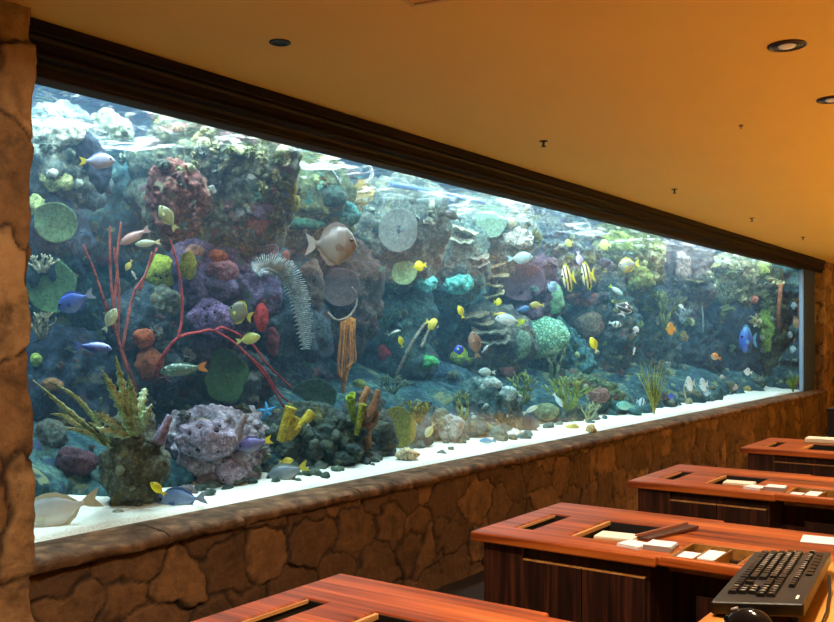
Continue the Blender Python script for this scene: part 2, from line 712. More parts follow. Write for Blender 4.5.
# glass, its end mullion
def glass_mat():
    m = bpy.data.materials.new('tank_glass')
    m.use_nodes = True
    nt = m.node_tree
    nt.nodes.clear()
    out = nt.nodes.new('ShaderNodeOutputMaterial')
    tr = nt.nodes.new('ShaderNodeBsdfTransparent')
    tr.inputs[0].default_value = (0.97, 0.99, 0.985, 1)
    gl = nt.nodes.new('ShaderNodeBsdfGlossy')
    gl.inputs['Roughness'].default_value = 0.02
    fr = nt.nodes.new('ShaderNodeFresnel')
    fr.inputs['IOR'].default_value = 1.33
    mx = nt.nodes.new('ShaderNodeMixShader')
    nt.links.new(fr.outputs[0], mx.inputs[0])
    nt.links.new(tr.outputs[0], mx.inputs[1])
    nt.links.new(gl.outputs[0], mx.inputs[2])
    nt.links.new(mx.outputs[0], out.inputs[0])
    return m


clear = bpy.data.materials.new('tank_glass_inner')
clear.use_nodes = True
clear.node_tree.nodes.clear()
_o = clear.node_tree.nodes.new('ShaderNodeOutputMaterial')
_t = clear.node_tree.nodes.new('ShaderNodeBsdfTransparent')
clear.node_tree.links.new(_t.outputs[0], _o.inputs[0])
o = struct('window_1', MB().box(GX0, GX1 + .03, GY, GY + .04, GZ0 - .02, GZ1), glass_mat())
o.data.materials.append(clear)
for p_ in o.data.polygons:
    p_.material_index = 0 if p_.normal.y < -.5 else 1
tag(o, 'long aquarium viewing window set in the stone wall', 'window')
struct('trim_3', MB().box(19.36, 20.3, 4.33, 4.44, 0.5, 2.95), plain('dark_blue_sealed_frame', (50, 70, 112), 0.5))
struct('trim_4', MB().box(19.325, 19.355, 4.345, 4.42, 0.52, 2.95), plain('pale_acrylic_edge', (150, 175, 200), 0.3))

# --- tank box (hidden sides)
TX0, TX1, TB = 2.42, 20.3, 7.2
dk = plain('tank_shell', (36, 58, 78), 0.9)
struct('wall_tank_back', MB().box(TX0 - .2, TX1 + 0.3, TB, TB + .15, 0.2, 4.7), dk)
struct('wall_tank_start', MB().box(TX0 - .15, TX0, 4.46, TB, 0.2, 4.7), dk)
struct('wall_tank_end', MB().box(TX1, TX1 + .15, 4.46, TB, 0.2, 4.7), dk)
struct('ceiling_tank_hood', MB().box(TX0 - .2, TX1 + .3, 4.33, TB + .1, 4.7, 4.8), dk)
struct('floor_tank', MB().box(TX0 - .2, TX1 + .3, 4.4, TB + .1, 0.1, 0.2), dk)

# --- ceiling fittings
SILVER = plain('brushed_silver', (190, 186, 180), 0.25, 0.9, 0.05)
BLACKM = plain('black_metal', (14, 13, 12), 0.45, 0.0)


def glow(name, c, strength):
    m, nt, b, out = new_mat(name)
    b.inputs['Base Color'].default_value = lin(c)
    b.inputs['Emission Color'].default_value = lin(c)
    b.inputs['Emission Strength'].default_value = strength
    return m


LENS = glow('lamp_lens', (230, 214, 196), 0.06)


def downlight(x, y, label):
    t = thing('recessed_downlight', label, 'ceiling light', (x, y, CEIL), 0, 'silver downlights over the desks')
    MB().lathe([(0.098, 0.0), (0.100, -0.006), (0.092, -0.010), (0.080, -0.008), (0.078, 0.0)], 36).build('trim_ring', plain('dark_bronze', (66, 44, 30), 0.35, 0.6), t)
    MB().lathe([(0.081, -0.006), (0.060, -0.004), (0.03, -0.002), (0.002, -0.0015)], 36).build('reflector', SILVER, t)
    MB().lathe([(0.001, -0.012), (0.040, -0.012), (0.046, -0.006), (0.046, -0.003), (0.001, -0.003)], 28).build('lens', LENS, t)
    return t


downlight(at_z(787, 45, CEIL).x, at_z(787, 45, CEIL).y, 'round silver downlight in the ceiling, the complete ring')
downlight(at_z(832.5, 99, CEIL).x, at_z(832.5, 99, CEIL).y, 'silver downlight cut off by the edge of the picture')


def ceiling_spot(px, py, label, big):
    P = at_z(px, py, CEIL)
    if big:
        t = thing('recessed_spotlight', label, 'spotlight', (P.x, P.y, CEIL))
        MB().lathe([(0.056, 0.0), (0.057, -0.006), (0.046, -0.009), (0.040, -0.004), (0.038, -0.001)], 28).build('trim_ring', BLACKM, t)
        MB().lathe([(0.041, -0.002), (0.03, -0.003), (0.001, -0.003)], 24).build('lens', plain('dark_lens', (40, 46, 48), 0.15), t)
    else:
        t = thing('fire_sprinkler', label, 'sprinkler', (P.x, P.y, CEIL), 0, 'sprinkler heads along the ceiling')
        MB().lathe([(0.042, 0.0), (0.042, -0.005), (0.018, -0.010), (0.012, -0.012)], 20).build('escutcheon', BLACKM, t)
        mb = MB()
        mb.lathe([(0.012, -0.010), (0.012, -0.030), (0.006, -0.034), (0.006, -0.050)], 12)
        mb.tube([(0.011, 0, -0.028), (0.024, 0, -0.042), (0.008, 0, -0.055)], 0.004, 6)
        mb.tube([(-0.011, 0, -0.028), (-0.024, 0, -0.042), (-0.008, 0, -0.055)], 0.004, 6)
        mb.build('nozzle', BLACKM, t)
        MB().lathe([(0.003, -0.052), (0.026, -0.054), (0.026, -0.058), (0.003, -0.058)], 16).build('deflector', BLACKM, t)
    if not big:
        t.scale = (.8, .8, .8)
    return t


ceiling_spot(280, 42, 'dark round recessed spotlight set flush in the ceiling', True)
ceiling_spot(543.5, 141, 'black sprinkler head on the ceiling, closest to the dark spotlight', False)
ceiling_spot(674.5, 189, 'black sprinkler head, second along the ceiling from the spotlight', False)
ceiling_spot(752, 218, 'black sprinkler head, third along the ceiling from the spotlight', False)
ceiling_spot(803, 237, 'black sprinkler head by the end pier, farthest along the ceiling', False)
P = at_z(741, 125, CEIL)
t = MB().lathe([(0.016, 0), (0.016, -0.008), (0.004, -0.014), (0.004, -0.03)], 12).build('ceiling_hook', plain('brown_hook', (120, 72, 30), 0.5), None)
t.location = (P.x, P.y, CEIL)
tag(t, 'tiny brown hook in the ceiling below the silver downlights', 'hook')
P = at_z(432, -16, CEIL)
t = thing('ceiling_hatch', 'square ceiling hatch cut off at the top of the picture', 'hatch', (P.x, P.y, CEIL), R(10))
MB().box(-.17, .17, -.17, .17, -0.006, 0).build('panel', plain('hatch_paint', (214, 168, 84), 0.7), t, False)
mb = MB()
for s in (-1, 1):
    mb.box(-.19, .19, s * .18 - .012, s * .18 + .012, -0.012, 0)
    mb.box(s * .18 - .012, s * .18 + .012, -.17, .17, -0.012, 0)
mb.build('frame', plain('hatch_frame', (206, 158, 78), 0.6), t, False)
# ================================================================== THE DESKS
DZ = 0.75
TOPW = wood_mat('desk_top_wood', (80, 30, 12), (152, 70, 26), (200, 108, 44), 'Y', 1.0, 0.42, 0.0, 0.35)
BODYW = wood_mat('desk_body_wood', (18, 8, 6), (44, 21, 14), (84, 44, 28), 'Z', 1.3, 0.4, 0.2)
EDGEW = wood_mat('pale_edge_wood', (176, 118, 62), (206, 150, 88), (224, 172, 108), 'X', 1.0, 0.45, 0.1)
LINW = wood_mat('tray_lining_wood', (120, 78, 30), (150, 104, 48), (172, 124, 62), 'X', 1.0, 0.5, 0.1)
PIT = plain('dark_bin_plastic', (20, 16, 13), 0.7)
WHITE = plain('white_paper', (232, 232, 238), 0.8, var=0.03)
CREAM = plain('cream_paper', (232, 224, 208), 0.8, var=0.03)
GREY = plain('grey_plastic', (140, 130, 128), 0.5)


def slab(xc, yc, solid, z0, z1):
    """board with openings: a grid of cells, solid(i, j) tells which are wood."""
    mb = MB()
    nx, ny = len(xc), len(yc)
    vid = {}

    def v(i, j, t):
        k = (i, j, t)
        if k not in vid:
            vid[k] = len(mb.v)
            mb.v.append((xc[i], yc[j], z1 if t else z0))
        return vid[k]
    S = lambda i, j: 0 <= i < nx - 1 and 0 <= j < ny - 1 and solid(i, j)
    for i in range(nx - 1):
        for j in range(ny - 1):
            if not S(i, j):
                continue
            mb.f.append((v(i, j, 1), v(i + 1, j, 1), v(i + 1, j + 1, 1), v(i, j + 1, 1)))
            mb.f.append((v(i, j, 0), v(i, j + 1, 0), v(i + 1, j + 1, 0), v(i + 1, j, 0)))
            if not S(i - 1, j):
                mb.f.append((v(i, j, 0), v(i, j, 1), v(i, j + 1, 1), v(i, j + 1, 0)))
            if not S(i + 1, j):
                mb.f.append((v(i + 1, j, 0), v(i + 1, j + 1, 0), v(i + 1, j + 1, 1), v(i + 1, j, 1)))
            if not S(i, j - 1):
                mb.f.append((v(i, j, 0), v(i + 1, j, 0), v(i + 1, j, 1), v(i, j, 1)))
            if not S(i, j + 1):
                mb.f.append((v(i, j + 1, 0), v(i, j + 1, 1), v(i + 1, j + 1, 1), v(i + 1, j + 1, 0)))
    return mb


SLOT = (0.19, 0.57, -0.205, -0.118)
BIN = (0.18, 0.58, -0.66, -0.39)
TRAY = (0.07, 0.345, -1.135, -0.87)
YE = -2.05
xs = sorted({0, .035, .845, .88, SLOT[0], SLOT[1], BIN[0], BIN[1], TRAY[0], TRAY[1]})
ys = sorted({YE, -0.84, 0.0, SLOT[2], SLOT[3], BIN[2], BIN[3], TRAY[2], TRAY[3]})


def desk_solid(i, j):
    x, y = (xs[i] + xs[i + 1]) / 2, (ys[j] + ys[j + 1]) / 2
    if y < -0.84 and not (.035 < x < .845):
        return False
    for (a, b, c, d) in (SLOT, BIN, TRAY):
        if a < x < b and c < y < d:
            return False
    return True


def pit(mb, r, z0, z1, t=0.006):
    """open box that lines an opening."""
    a, b, c, d = r
    mb.box(a, b, c, d, z0 - t, z0)
    mb.box(a - .0004, a + t, c, d, z0, z1)
    mb.box(b - t, b + .0004, c, d, z0, z1)
    mb.box(a + t, b - t, c - .0004, c + t, z0, z1)
    mb.box(a + t, b - t, d - t, d + .0004, z0, z1)
    return mb


DESK_LABEL = ['reddish wood reception desk cut off at the bottom, carrying the keyboard stand',
              'reddish wood reception desk with the dark board on its top and two doors showing',
              'reddish wood reception desk just behind the one with the dark board',
              'reddish wood reception desk with only a cream paper tray on top']


def make_desk(label):
    t = thing('reception_desk', label, 'desk', (0, 0, 0), 0, 'reception desks along the aquarium wall')
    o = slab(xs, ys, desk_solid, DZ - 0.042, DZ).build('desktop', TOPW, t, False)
    bevel(o, 0.009, 3)
    # carcass: the wing is full depth, behind it the body steps in
    mb = MB()
    zt = DZ - 0.042
    mb.box(0.055, 0.075, -0.80, -0.05, FZ, zt)       # wing front board behind the doors
    mb.box(0.075, 0.825, -0.07, -0.05, FZ, zt)       # end panel to the wall
    mb.box(0.805, 0.825, -0.80, -0.07, FZ, zt)
    mb.box(0.075, 0.805, -0.80, -0.78, FZ, zt)
    mb.box(0.075, 0.805, -0.78, -0.07, FZ + .02, FZ + .05)
    mb.box(0.30, 0.32, YE + .05, -0.80, FZ, zt)      # set-back kneehole panel
    mb.box(0.785, 0.805, YE + .05, -0.80, FZ, zt)
    mb.box(0.32, 0.785, YE + .05, YE + .07, FZ, zt)
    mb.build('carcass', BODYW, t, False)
    o = MB().box(0.03, 0.06, -0.243, -0.052, FZ + .02, zt - 0.002).build('end_post', BODYW, t, False)
    bevel(o, 0.003, 1)
    for (y0, y1) in ((-0.513, -0.247), (-0.785, -0.519)):
        d = MB().box(0.030, 0.053, y0, y1, FZ + .10, 0.652).build('door', BODYW, t, False)
        bevel(d, 0.002, 1)
        e = MB().box(0.029, 0.054, y0, y1, 0.652, 0.6575).build('edge_band', EDGEW, d, False)
        tag(e, 'pale wood edge')
    o = MB().box(0.06, 0.075, -1.25, -0.98, FZ + .05, zt - .1).build('kneehole_panel', BODYW, t, False)
    # openings in the top
    p = pit(MB(), SLOT, 0.50, DZ - 0.006).build('slot_pocket', PIT, t, False)
    o = MB().box(SLOT[0] + .006, SLOT[1] - .006, SLOT[3] - .012, SLOT[3] - .0062, DZ - 0.014, DZ - 0.003).build('edge_strip', EDGEW, p, False)
    p = pit(MB(), BIN, 0.30, DZ - 0.006).build('bin', PIT, t, False)
    o = MB().box(BIN[0] + .006, BIN[1] - .006, BIN[3] - .019, BIN[3] - .0062, DZ - 0.020, DZ - 0.003).build('edge_strip', EDGEW, p, False)
    tag(o, 'pale wood strip along the bin opening')
    mb = pit(MB(), TRAY, DZ - 0.055, DZ - 0.003, 0.007)
    mb.box(TRAY[0] + .007, TRAY[1] - .007, -0.958, -0.952, DZ - 0.055, DZ - 0.008)
    mb.box(TRAY[0] + .007, TRAY[1] - .007, -1.036, -1.030, DZ - 0.055, DZ - 0.008)
    o = mb.build('tray', LINW, t, False)
    tag(o, 'wood-lined tray with dividers')
    return t


desks = []
d0 = make_desk(DESK_LABEL[0])
for i, x0 in enumerate((1.70, 3.46, 5.22, 7.28)):
    d = d0 if i == 0 else copy_tree(d0)
    d.location = (x0, 2.16 if i < 3 else 2.10, 0)
    d['label'] = DESK_LABEL[i]
    desks.append(d)


# --- papers and cards
def sheets(n, w, h, mat, name, dz=0.0012):
    mb = MB()
    for k in range(n):
        j = random.uniform(-.0012, .0012)
        mb.box(-w / 2 + j, w / 2 + j, -h / 2 - j, h / 2 - j, k * dz, (k + 1) * dz - 0.0001)
    return mb


def item(name, label, cat, mb, mat, x, y, z, rz=0.0, group=None, rx=0.0, ry=0.0):
    o = mb.build(name, mat, None, False)
    o.location = (x, y, z)
    o.rotation_euler = (R(rx), R(ry), R(rz))
    return tag(o, label, cat, group)


def dress_desk(X0, which, Y0=2.16):
    W = {1: 'on the desk with the dark board', 2: 'on the desk behind that one'}[which]
    L = lambda x, y: (X0 + x, Y0 + y)
    # a pad of cream slips lying over the corner of the bin opening
    x, y = L(0.235, -0.585)
    t = thing('paper_stack', 'cream paper pad at the bin opening ' + W, 'paper', (x, y, DZ), R(6))
    MB().box(-.062, .062, -.085, .085, 0.0, 0.004).build('cardboard_backing', plain('cardboard', (190, 160, 110), 0.8), t, False)
    sheets(7, .118, .162, CREAM, 'p', 0.0014).build('sheets', CREAM, t, False, (0, 0, 0.0042))
    x, y = L(0.125, -0.705)
    item('card_stack', 'low stack of white cards at the edge ' + W, 'cards', sheets(9, .095, .10, WHITE, 'c', 0.0016), WHITE, x, y, DZ + .0005, -12)
    x, y = L(0.16, -0.805)
    t = thing('card_holder', 'grey holder filled with white cards ' + W, 'card holder', (x, y, DZ), R(4))
    mb = MB()
    mb.box(-.062, .062, -.075, .075, 0, .004)
    mb.box(-.062, -.058, -.075, .075, .004, .026)
    mb.box(-.058, .062, -.075, -.071, .004, .018)
    mb.box(-.058, .062, .071, .075, .004, .018)
    mb.build('holder', GREY, t, False)
    t.scale = (.95, .74, .8)
    sheets(12, .112, .136, WHITE, 'c', 0.0018).build('cards', WHITE, t, False, (.003, 0, .0042))
    for k, (yy, w, dz) in enumerate(((-0.912, .05, -.03), (-0.992, .058, -.012))):
        x, y = L(0.17 + 0.04 * k, yy)
        n = 22 if k == 0 else 25
        item('card_stack', ('short white card stack in the tray ' if k == 0 else 'tall white card stack in the tray ') + W, 'cards',
             sheets(n, .13 + .03 * k, .066, WHITE, 'c', 0.0018), WHITE, x, y, DZ - 0.0545, 1)


dress_desk(3.46, 1)
dress_desk(5.22, 2)
# dark board lying across the papers of the second desk
Pb = at_z(657, 534, DZ + .02)
t = thing('wooden_board', 'narrow dark wooden board lying slanted beside the bin opening on the desk', 'board', (3.46 + .43, 2.16 - .735, DZ), R(0))
mb = MB().box(-.185, .185, -.030, .030, 0, .012)
t.rotation_euler = (0, R(-1.0), R(-15))
o = mb.build('plank', wood_mat('dark_board_wood', (44, 20, 14), (74, 36, 24), (96, 52, 36), 'X', 1, 0.35, 0.3), t, False, (0, 0, 0.004))
bevel(o, .002, 2)
MB().box(-.185, .185, .025, .036, .012, .020).build('raised_lip', plain('lip_wood', (150, 96, 74), 0.35), t, False, (0, 0, 0.004))
P = at_z(829, 541.5, DZ)
item('paper_sheet', 'white paper alone on the far side of the desk with the board', 'paper', sheets(4, .15, .21, WHITE, 's', 0.001), WHITE, P.x, P.y, DZ + .0005, 8)
t = thing('paper_tray', 'cream paper tray on the desk farthest along the wall', 'tray', (8.0, 1.62, DZ), R(4))
MB().box(-.11, .11, -.16, .16, 0, .010).build('base', plain('tray_wood', (170, 130, 84), 0.5), t, False)
sheets(9, .20, .30, CREAM, 's', .003).build('sheets', CREAM, t, False, (0, 0, .0102))

# tall black cabinet by the wall, past the last desk
t = thing('cabinet', 'black cabinet with a flat top at the wall past the last desk', 'cabinet', (9.35, 1.38, 0))
o = MB().box(-.30, .30, -.45, .45, FZ + 0.06, .93).build('body', BLACKM, t, False)
bevel(o, .005, 1)
MB().box(-.31, .31, -.46, .46, .93, .95).build('top', BLACKM, t, False)
MB().box(-.27, .27, -.42, .42, FZ, FZ + .06).build('plinth', BLACKM, t, False)
for s in (-1, 1):
    d = MB().box(-.315, -.302, s * .222 - .218, s * .222 + .218, FZ + .08, .91).build('door', BLACKM, t, False)
    MB().box(-.33, -.316, s * .03 - .006, s * .03 + .006, .45, .6).build('handle', GREY, d, False)

# --- keyboard stand, keyboard, mouse
SZ = 1.087
STANDW = wood_mat('honey_wood', (176, 104, 44), (206, 134, 62), (224, 156, 80), 'X', 0.6, 0.35, 0.3)
t = thing('keyboard_stand', 'honey wood stand holding the keyboard and mouse above the desk', 'stand', (1.64, 0, DZ))
o = MB().box(0, .64, .20, .555, SZ - DZ - .022, SZ - DZ).build('top_board', STANDW, t, False)
bevel(o, .004, 2)
for (y0, y1) in ((.205, .225), (.525, .545)):
    bevel(MB().box(.012, .628, y0, y1, 0, SZ - DZ - .022).build('side_board', STANDW, t, False), .002, 1)
bevel(MB().box(.006, .026, .226, .524, .0, SZ - DZ - .023).build('front_board', STANDW, t, False), .002, 1)
KBM = plain('black_keyboard_plastic', (30, 29, 29), 0.42, 0, 0.06, 200, 0.05)
KEYM = plain('black_keycap', (22, 21, 21), 0.35)
LEG = plain('pale_key_legend', (228, 222, 214), 0.6)
FL = Vector((1.706, .545, 0))
FR = Vector((1.785, .406, 0))
dirx = (FL - FR).normalized()          # across the keyboard, from the function keys to the space bar
ang = math.atan2(dirx.y, dirx.x) - R(90)
# local frame: x along the keyboard away from the camera, y towards the space bar; origin at the number pad / top corner
KL, KW = .455, .160
t = thing('computer_keyboard', 'black computer keyboard on the honey wood stand', 'keyboard', (1.722, .386, SZ), 0)
t.rotation_euler = (0, 0, R(5.7))
KT = .024
mb = MB()
v = [(0, 0, .020), (KL, 0, .020), (KL, KW, .004), (0, KW, .004), (0, 0, .045), (KL, 0, .045), (KL, KW, .027), (0, KW, .027)]
mb.add(v, [(0, 3, 2, 1), (4, 5, 6, 7), (0, 1, 5, 4), (1, 2, 6, 5), (2, 3, 7, 6), (3, 0, 4, 7)])
o = mb.build('case', KBM, t, False)
bevel(o, .004, 3)
zt = lambda y: .045 - .018 * y / KW
MB().tube([(KL + .002, .01, .030), (KL + .002, .045, .027)], .013, 14).build('hinge_barrel', BLACKM, t)
for (fx, fy) in ((.03, .02), (KL - .03, .02), (.03, KW - .02), (KL - .03, KW - .02)):
    MB().lathe([(.008, 0), (.008, .020 if fy < .1 else .008), (.004, .020 if fy < .1 else .008)], 10, (fx, fy, 0)).build('rubber_foot', BLACKM, t)
keys = MB()
legs = []
pitch = .0178


def key(xc, yc, w, h, ch=None):
    z = zt(yc)
    a = .0018
    v = [(xc - w / 2, yc - h / 2, z), (xc + w / 2, yc - h / 2, z), (xc + w / 2, yc + h / 2, z), (xc - w / 2, yc + h / 2, z),
         (xc - w / 2 + a, yc - h / 2 + a, z + .007), (xc + w / 2 - a, yc - h / 2 + a, z + .007), (xc + w / 2 - a, yc + h / 2 - a, z + .0065), (xc - w / 2 + a, yc + h / 2 - a, z + .0065)]
    keys.add(v, [(4, 5, 6, 7), (0, 1, 5, 4), (1, 2, 6, 5), (2, 3, 7, 6), (3, 0, 4, 7)])
    if ch:
        legs.append((ch, xc, yc, z + .0073))


# the typist sits at +y, so their left is +x
LFT = KL - .012
rows = ['`1234567890-=', 'QWERTYUIOP[]\\', "ASDFGHJKL;'", 'ZXCVBNM,./']
y0 = .062
off = [0, 1.5, 1.75, 2.25]
for r, s in enumerate(rows):
    for i, ch in enumerate(s):
        key(LFT - (off[r] + i + .5) * pitch, y0 + r * pitch, .0158, .0158, ch)
for (r, a, b) in ((0, 13, 15), (1, 0, 1.5), (2, 0, 1.75), (2, 12.75, 15), (3, 0, 2.25), (3, 12.25, 15)):
    key(LFT - (a + b) / 2 * pitch, y0 + r * pitch, (b - a) * pitch - .002, .0158)
for (a, b) in ((0, 1.5), (1.5, 2.75), (2.75, 4.0), (4.0, 10), (10, 11.25), (11.25, 12.5), (12.5, 13.75), (13.75, 15)):
    key(LFT - (a + b) / 2 * pitch, y0 + 4 * pitch, (b - a) * pitch - .002, .0158)
fx = [0] + [2 + i for i in range(4)] + [6.5 + i for i in range(4)] + [11 + i for i in range(4)]
for i, a in enumerate(fx):
    key(LFT - (a + .5) * pitch, y0 - 1.45 * pitch, .0158, .012, 'E' if i == 0 else 'F')
for c in range(3):
    for r in (-1.45, 0, 1):
        key(LFT - (15.3 + c + .5) * pitch, y0 + r * pitch, .0158, .0158 if r >= 0 else .012)
key(LFT - 16.8 * pitch, y0 + 3 * pitch, .0158, .0158)
for c in range(3):
    key(LFT - (15.3 + c + .5) * pitch, y0 + 4 * pitch, .0158, .0158)
pad = ['7894', '456', '123']
for r in range(5):
    for c in range(4):
        ch = ['N/*-', '789+', '456', '123', '0 .'][r]
        if c < len(ch):
            key(LFT - (18.6 + c + .5) * pitch * 1.0, y0 + r * pitch, .0158, .0158, ch[c] if ch[c] != ' ' else None)
_gl = {}


def glyph(ch):
    if ch not in _gl:
        cu = bpy.data.curves.new('g', 'FONT')
        cu.body = ch
        cu.size = .0105
        cu.align_x = 'CENTER'
        cu.align_y = 'CENTER'
        cu.resolution_u = 2
        ob = bpy.data.objects.new('g', cu)
        COL.objects.link(ob)
        bpy.context.view_layer.update()
        me = bpy.data.meshes.new_from_object(ob.evaluated_get(bpy.context.evaluated_depsgraph_get()))
        _gl[ch] = ([tuple(v.co) for v in me.vertices], [tuple(p.vertices) for p in me.polygons])
        bpy.data.objects.remove(ob)
        bpy.data.curves.remove(cu)
        bpy.data.meshes.remove(me)
    return _gl[ch]


lm = MB()
for ch, x, y, z in legs:
    gv, gf = glyph(ch)
    lm.add([(x - p[0], y - p[1], z) for p in gv], gf)   # read from the space-bar side
n0 = len(keys.f)
keys.add(lm.v, lm.f)
ko = keys.build('keys', KEYM, t, False, fix=False)
ko.data.materials.append(LEG)
for q_ in range(n0, len(keys.f)):
    ko.data.polygons[q_].material_index = 1
# media keys on the wide top margin and a small pale badge
mb = MB()
for i in range(7):
    y = .018
    mb.box(.22 + i * .03, .243 + i * .03, y - .006, y + .006, zt(y), zt(y) + .003)
mb.build('media_keys', KEYM, t, False)
mb = MB()
z = zt(.02)
mb.box(.035, .062, .014, .019, z, z + .0006)
mb.build('badge', LEG, t, False)

tM = thing('computer_mouse', 'glossy black computer mouse at the corner of the keyboard', 'mouse', (1.674, .465, SZ), R(-6))
MG = plain('glossy_black_plastic', (20, 20, 22), 0.12)
vs, fs = ico(4)
out = []
for n in vs:
    x, y, z = n.x * .029, n.y * .046, n.z * .036
    z = max(z, 0.0) if z > 0 else 0.0
    x *= 1 - .12 * math.cos(n.y * 3)
    out.append((x, y, z * (1 - .12 * n.y)))
MB().add(out, fs).build('shell', MG, tM, fix=False)
MB().tube([(0, .022, .031), (0, .033, .026)], .004, 8).build('scroll_wheel', GREY, tM)
for s in (-1, 1):
    MB().box(s * .012 - .009, s * .012 + .009, .0365, .0385, .012, .018).build('button', MG, tM, False)
pts = [(2.02, .405, SZ + .03), (1.98, .395, SZ + .004), (1.92, .386, SZ + .004), (1.85, .374, SZ + .004), (1.77, .366, SZ + .004), (1.66, .352, SZ + .004), (1.634, .350, SZ - .004), (1.630, .350, SZ - .08), (1.632, .350, DZ + .05)]
o = MB().tube(pts, .003, 8).build('keyboard_cable', BLACKM, None)
tag(o, 'thin black cable hanging over the stand edge by the keyboard', 'cable')
# ================================================================== THE REEF
HITS = []          # (bvh) of every rock surface: corals are set on what they grow from


def register(o):
    me = o.data
    M = o.matrix_world if o.parent is None else o.parent.matrix_basis @ o.matrix_basis
    M = (o.parent.matrix_basis @ o.matrix_basis) if o.parent else o.matrix_basis
    HITS.append(BVHTree.FromPolygons([M @ v.co for v in me.vertices], [tuple(p.vertices) for p in me.polygons]))


def hit(px, py):
    d = ray(px, py).normalized()
    o = Vector((0, 0, EYE))
    best = None
    for b in HITS:
        h = b.ray_cast(o, d)
        if h[0] is not None and (best is None or h[3] < best[1]):
            best = (h[0], h[3])
    return best[0] if best else at_y(px, py, 6.4)


# --- sand bed
def sand_bed():
    mb = MB()
    nx, ny = 330, 44
    vs = []
    for i in range(nx + 1):
        x = TX0 + (TX1 - TX0) * (i / nx)
        for j in range(ny + 1):
            y = GY + 0.042 + (TB - GY - .06) * (j / ny) ** 1.25
            t = (y - GY)
            z = 0.548 + 0.055 * t + 0.030 * noise.noise(Vector((x * 1.3, y * 2.2, 1))) * min(1, t * 3 + .35) + 0.012 * noise.noise(Vector((x * 6, y * 8, 4))) * min(1, t * 4 + .2)
            if j == 0:
                z = 0.529
            vs.append((x, y, z))
    fs = [(i * (ny + 1) + j, (i + 1) * (ny + 1) + j, (i + 1) * (ny + 1) + j + 1, i * (ny + 1) + j + 1) for i in range(nx) for j in range(ny)]
    mb.add(vs, fs)
    m, nt, b, out = new_mat('coral_sand')
    tc = nt.nodes.new('ShaderNodeTexCoord')
    n = nt.nodes.new('ShaderNodeTexNoise')
    n.inputs['Scale'].default_value = 60
    n.inputs['Detail'].default_value = 6
    nt.links.new(tc.outputs['Object'], n.inputs['Vector'])
    r = nt.nodes.new('ShaderNodeValToRGB')
    r.color_ramp.elements[0].position, r.color_ramp.elements[0].color = .3, lin((206, 204, 190))
    r.color_ramp.elements[1].position, r.color_ramp.elements[1].color = .7, lin((238, 236, 226))
    nt.links.new(n.outputs[0], r.inputs[0])
    nt.links.new(r.outputs[0], b.inputs['Base Color'])
    b.inputs['Roughness'].default_value = .9
    bp = nt.nodes.new('ShaderNodeBump')
    bp.inputs['Strength'].default_value = .4
    bp.inputs['Distance'].default_value = .01
    nt.links.new(n.outputs[0], bp.inputs['Height'])
    nt.links.new(bp.outputs[0], b.inputs['Normal'])
    o = mb.build('floor_sand', m)
    o['kind'] = 'structure'
    register(o)


sand_bed()


# --- rough artificial rock lining at the rear of the tank
def reef_lining():
    mb = MB()
    nx, nz = 620, 84
    vs = []
    for i in range(nx + 1):
        t = i / nx
        # plan: along the back, then curving round to the end wall
        if t < .88:
            bx, by, nxv, nyv = 2.6 + (19.0 - 2.6) * t / .88, 6.9, 0.0, -1.0
        else:
            a = (t - .88) / .12
            th = a * math.pi / 2
            bx, by = 18.6 + 1.5 * math.sin(th) + .4 * (1 - a), 6.9 - 2.4 * a ** 1.4
            nxv, nyv = -math.sin(th), -math.cos(th)
        for j in range(nz + 1):
            z = 0.45 + 2.75 * j / nz
            q = Vector((bx, by, z))
            d = 0.34 * fbm(q * 0.8, 3) + 0.14 * (0.6 - noise.voronoi(q * 3.2)[0][0]) + .05 * fbm(q * 6, 3)
            hz = max(0.0, min(1.0, (1.50 - z) / .90))
            reach = 1.86 + .08 * max(0.0, min(1.0, (bx - 4.3) / 0.8))
            d += (reach * (hz * hz * (3 - 2 * hz)) ** .75 if t < .88 else .5 * hz) * (1 + .10 * noise.noise(Vector((bx * .9, z * .5, 7)))) + .26 * min(1, hz * 2) * (0.6 - noise.voronoi(q * 4.2)[0][0]) + .10 * fbm(q * 5, 3)
            d = min(d, 2.2 + .05 * noise.noise(Vector((bx * 2, 0, 3))))
            vs.append((bx + nxv * d, by + nyv * d, z))
    fs = [(i * (nz + 1) + j, (i + 1) * (nz + 1) + j, (i + 1) * (nz + 1) + j + 1, i * (nz + 1) + j + 1) for i in range(nx) for j in range(nz)]
    mb.add(vs, fs)
    o = mb.build('reef_lining', reef_mat('lining_rock', [(30, 62, 74), (56, 96, 104), (96, 128, 118)], 2.6, 1.0, [(128, 138, 104), (50, 70, 96)]))
    o['kind'] = 'structure'
    register(o)


reef_lining()

MOSSY = [(62, 74, 58), (104, 110, 78), (150, 150, 112)]
GREYG = [(44, 62, 64), (78, 98, 94), (112, 126, 112)]
SLATE = [(36, 50, 62), (62, 80, 92), (92, 108, 112)]
DARKB = [(24, 38, 54), (42, 62, 82), (70, 92, 108)]
PURP = [(70, 58, 90), (108, 92, 128), (140, 124, 152)]
LAV = [(116, 108, 122), (166, 156, 170), (202, 194, 202)]
BROWN = [(58, 50, 46), (92, 78, 68), (122, 108, 92)]
PALE = [(110, 126, 126), (160, 172, 164), (204, 208, 194)]
TEAL = [(36, 76, 82), (66, 116, 116), (110, 156, 146)]
PINKR = [(88, 58, 58), (140, 92, 84), (182, 140, 122)]
YELG = [(74, 92, 54), (112, 124, 68), (150, 154, 92)]
MAUVE = [(80, 62, 84), (118, 92, 112), (142, 118, 132)]

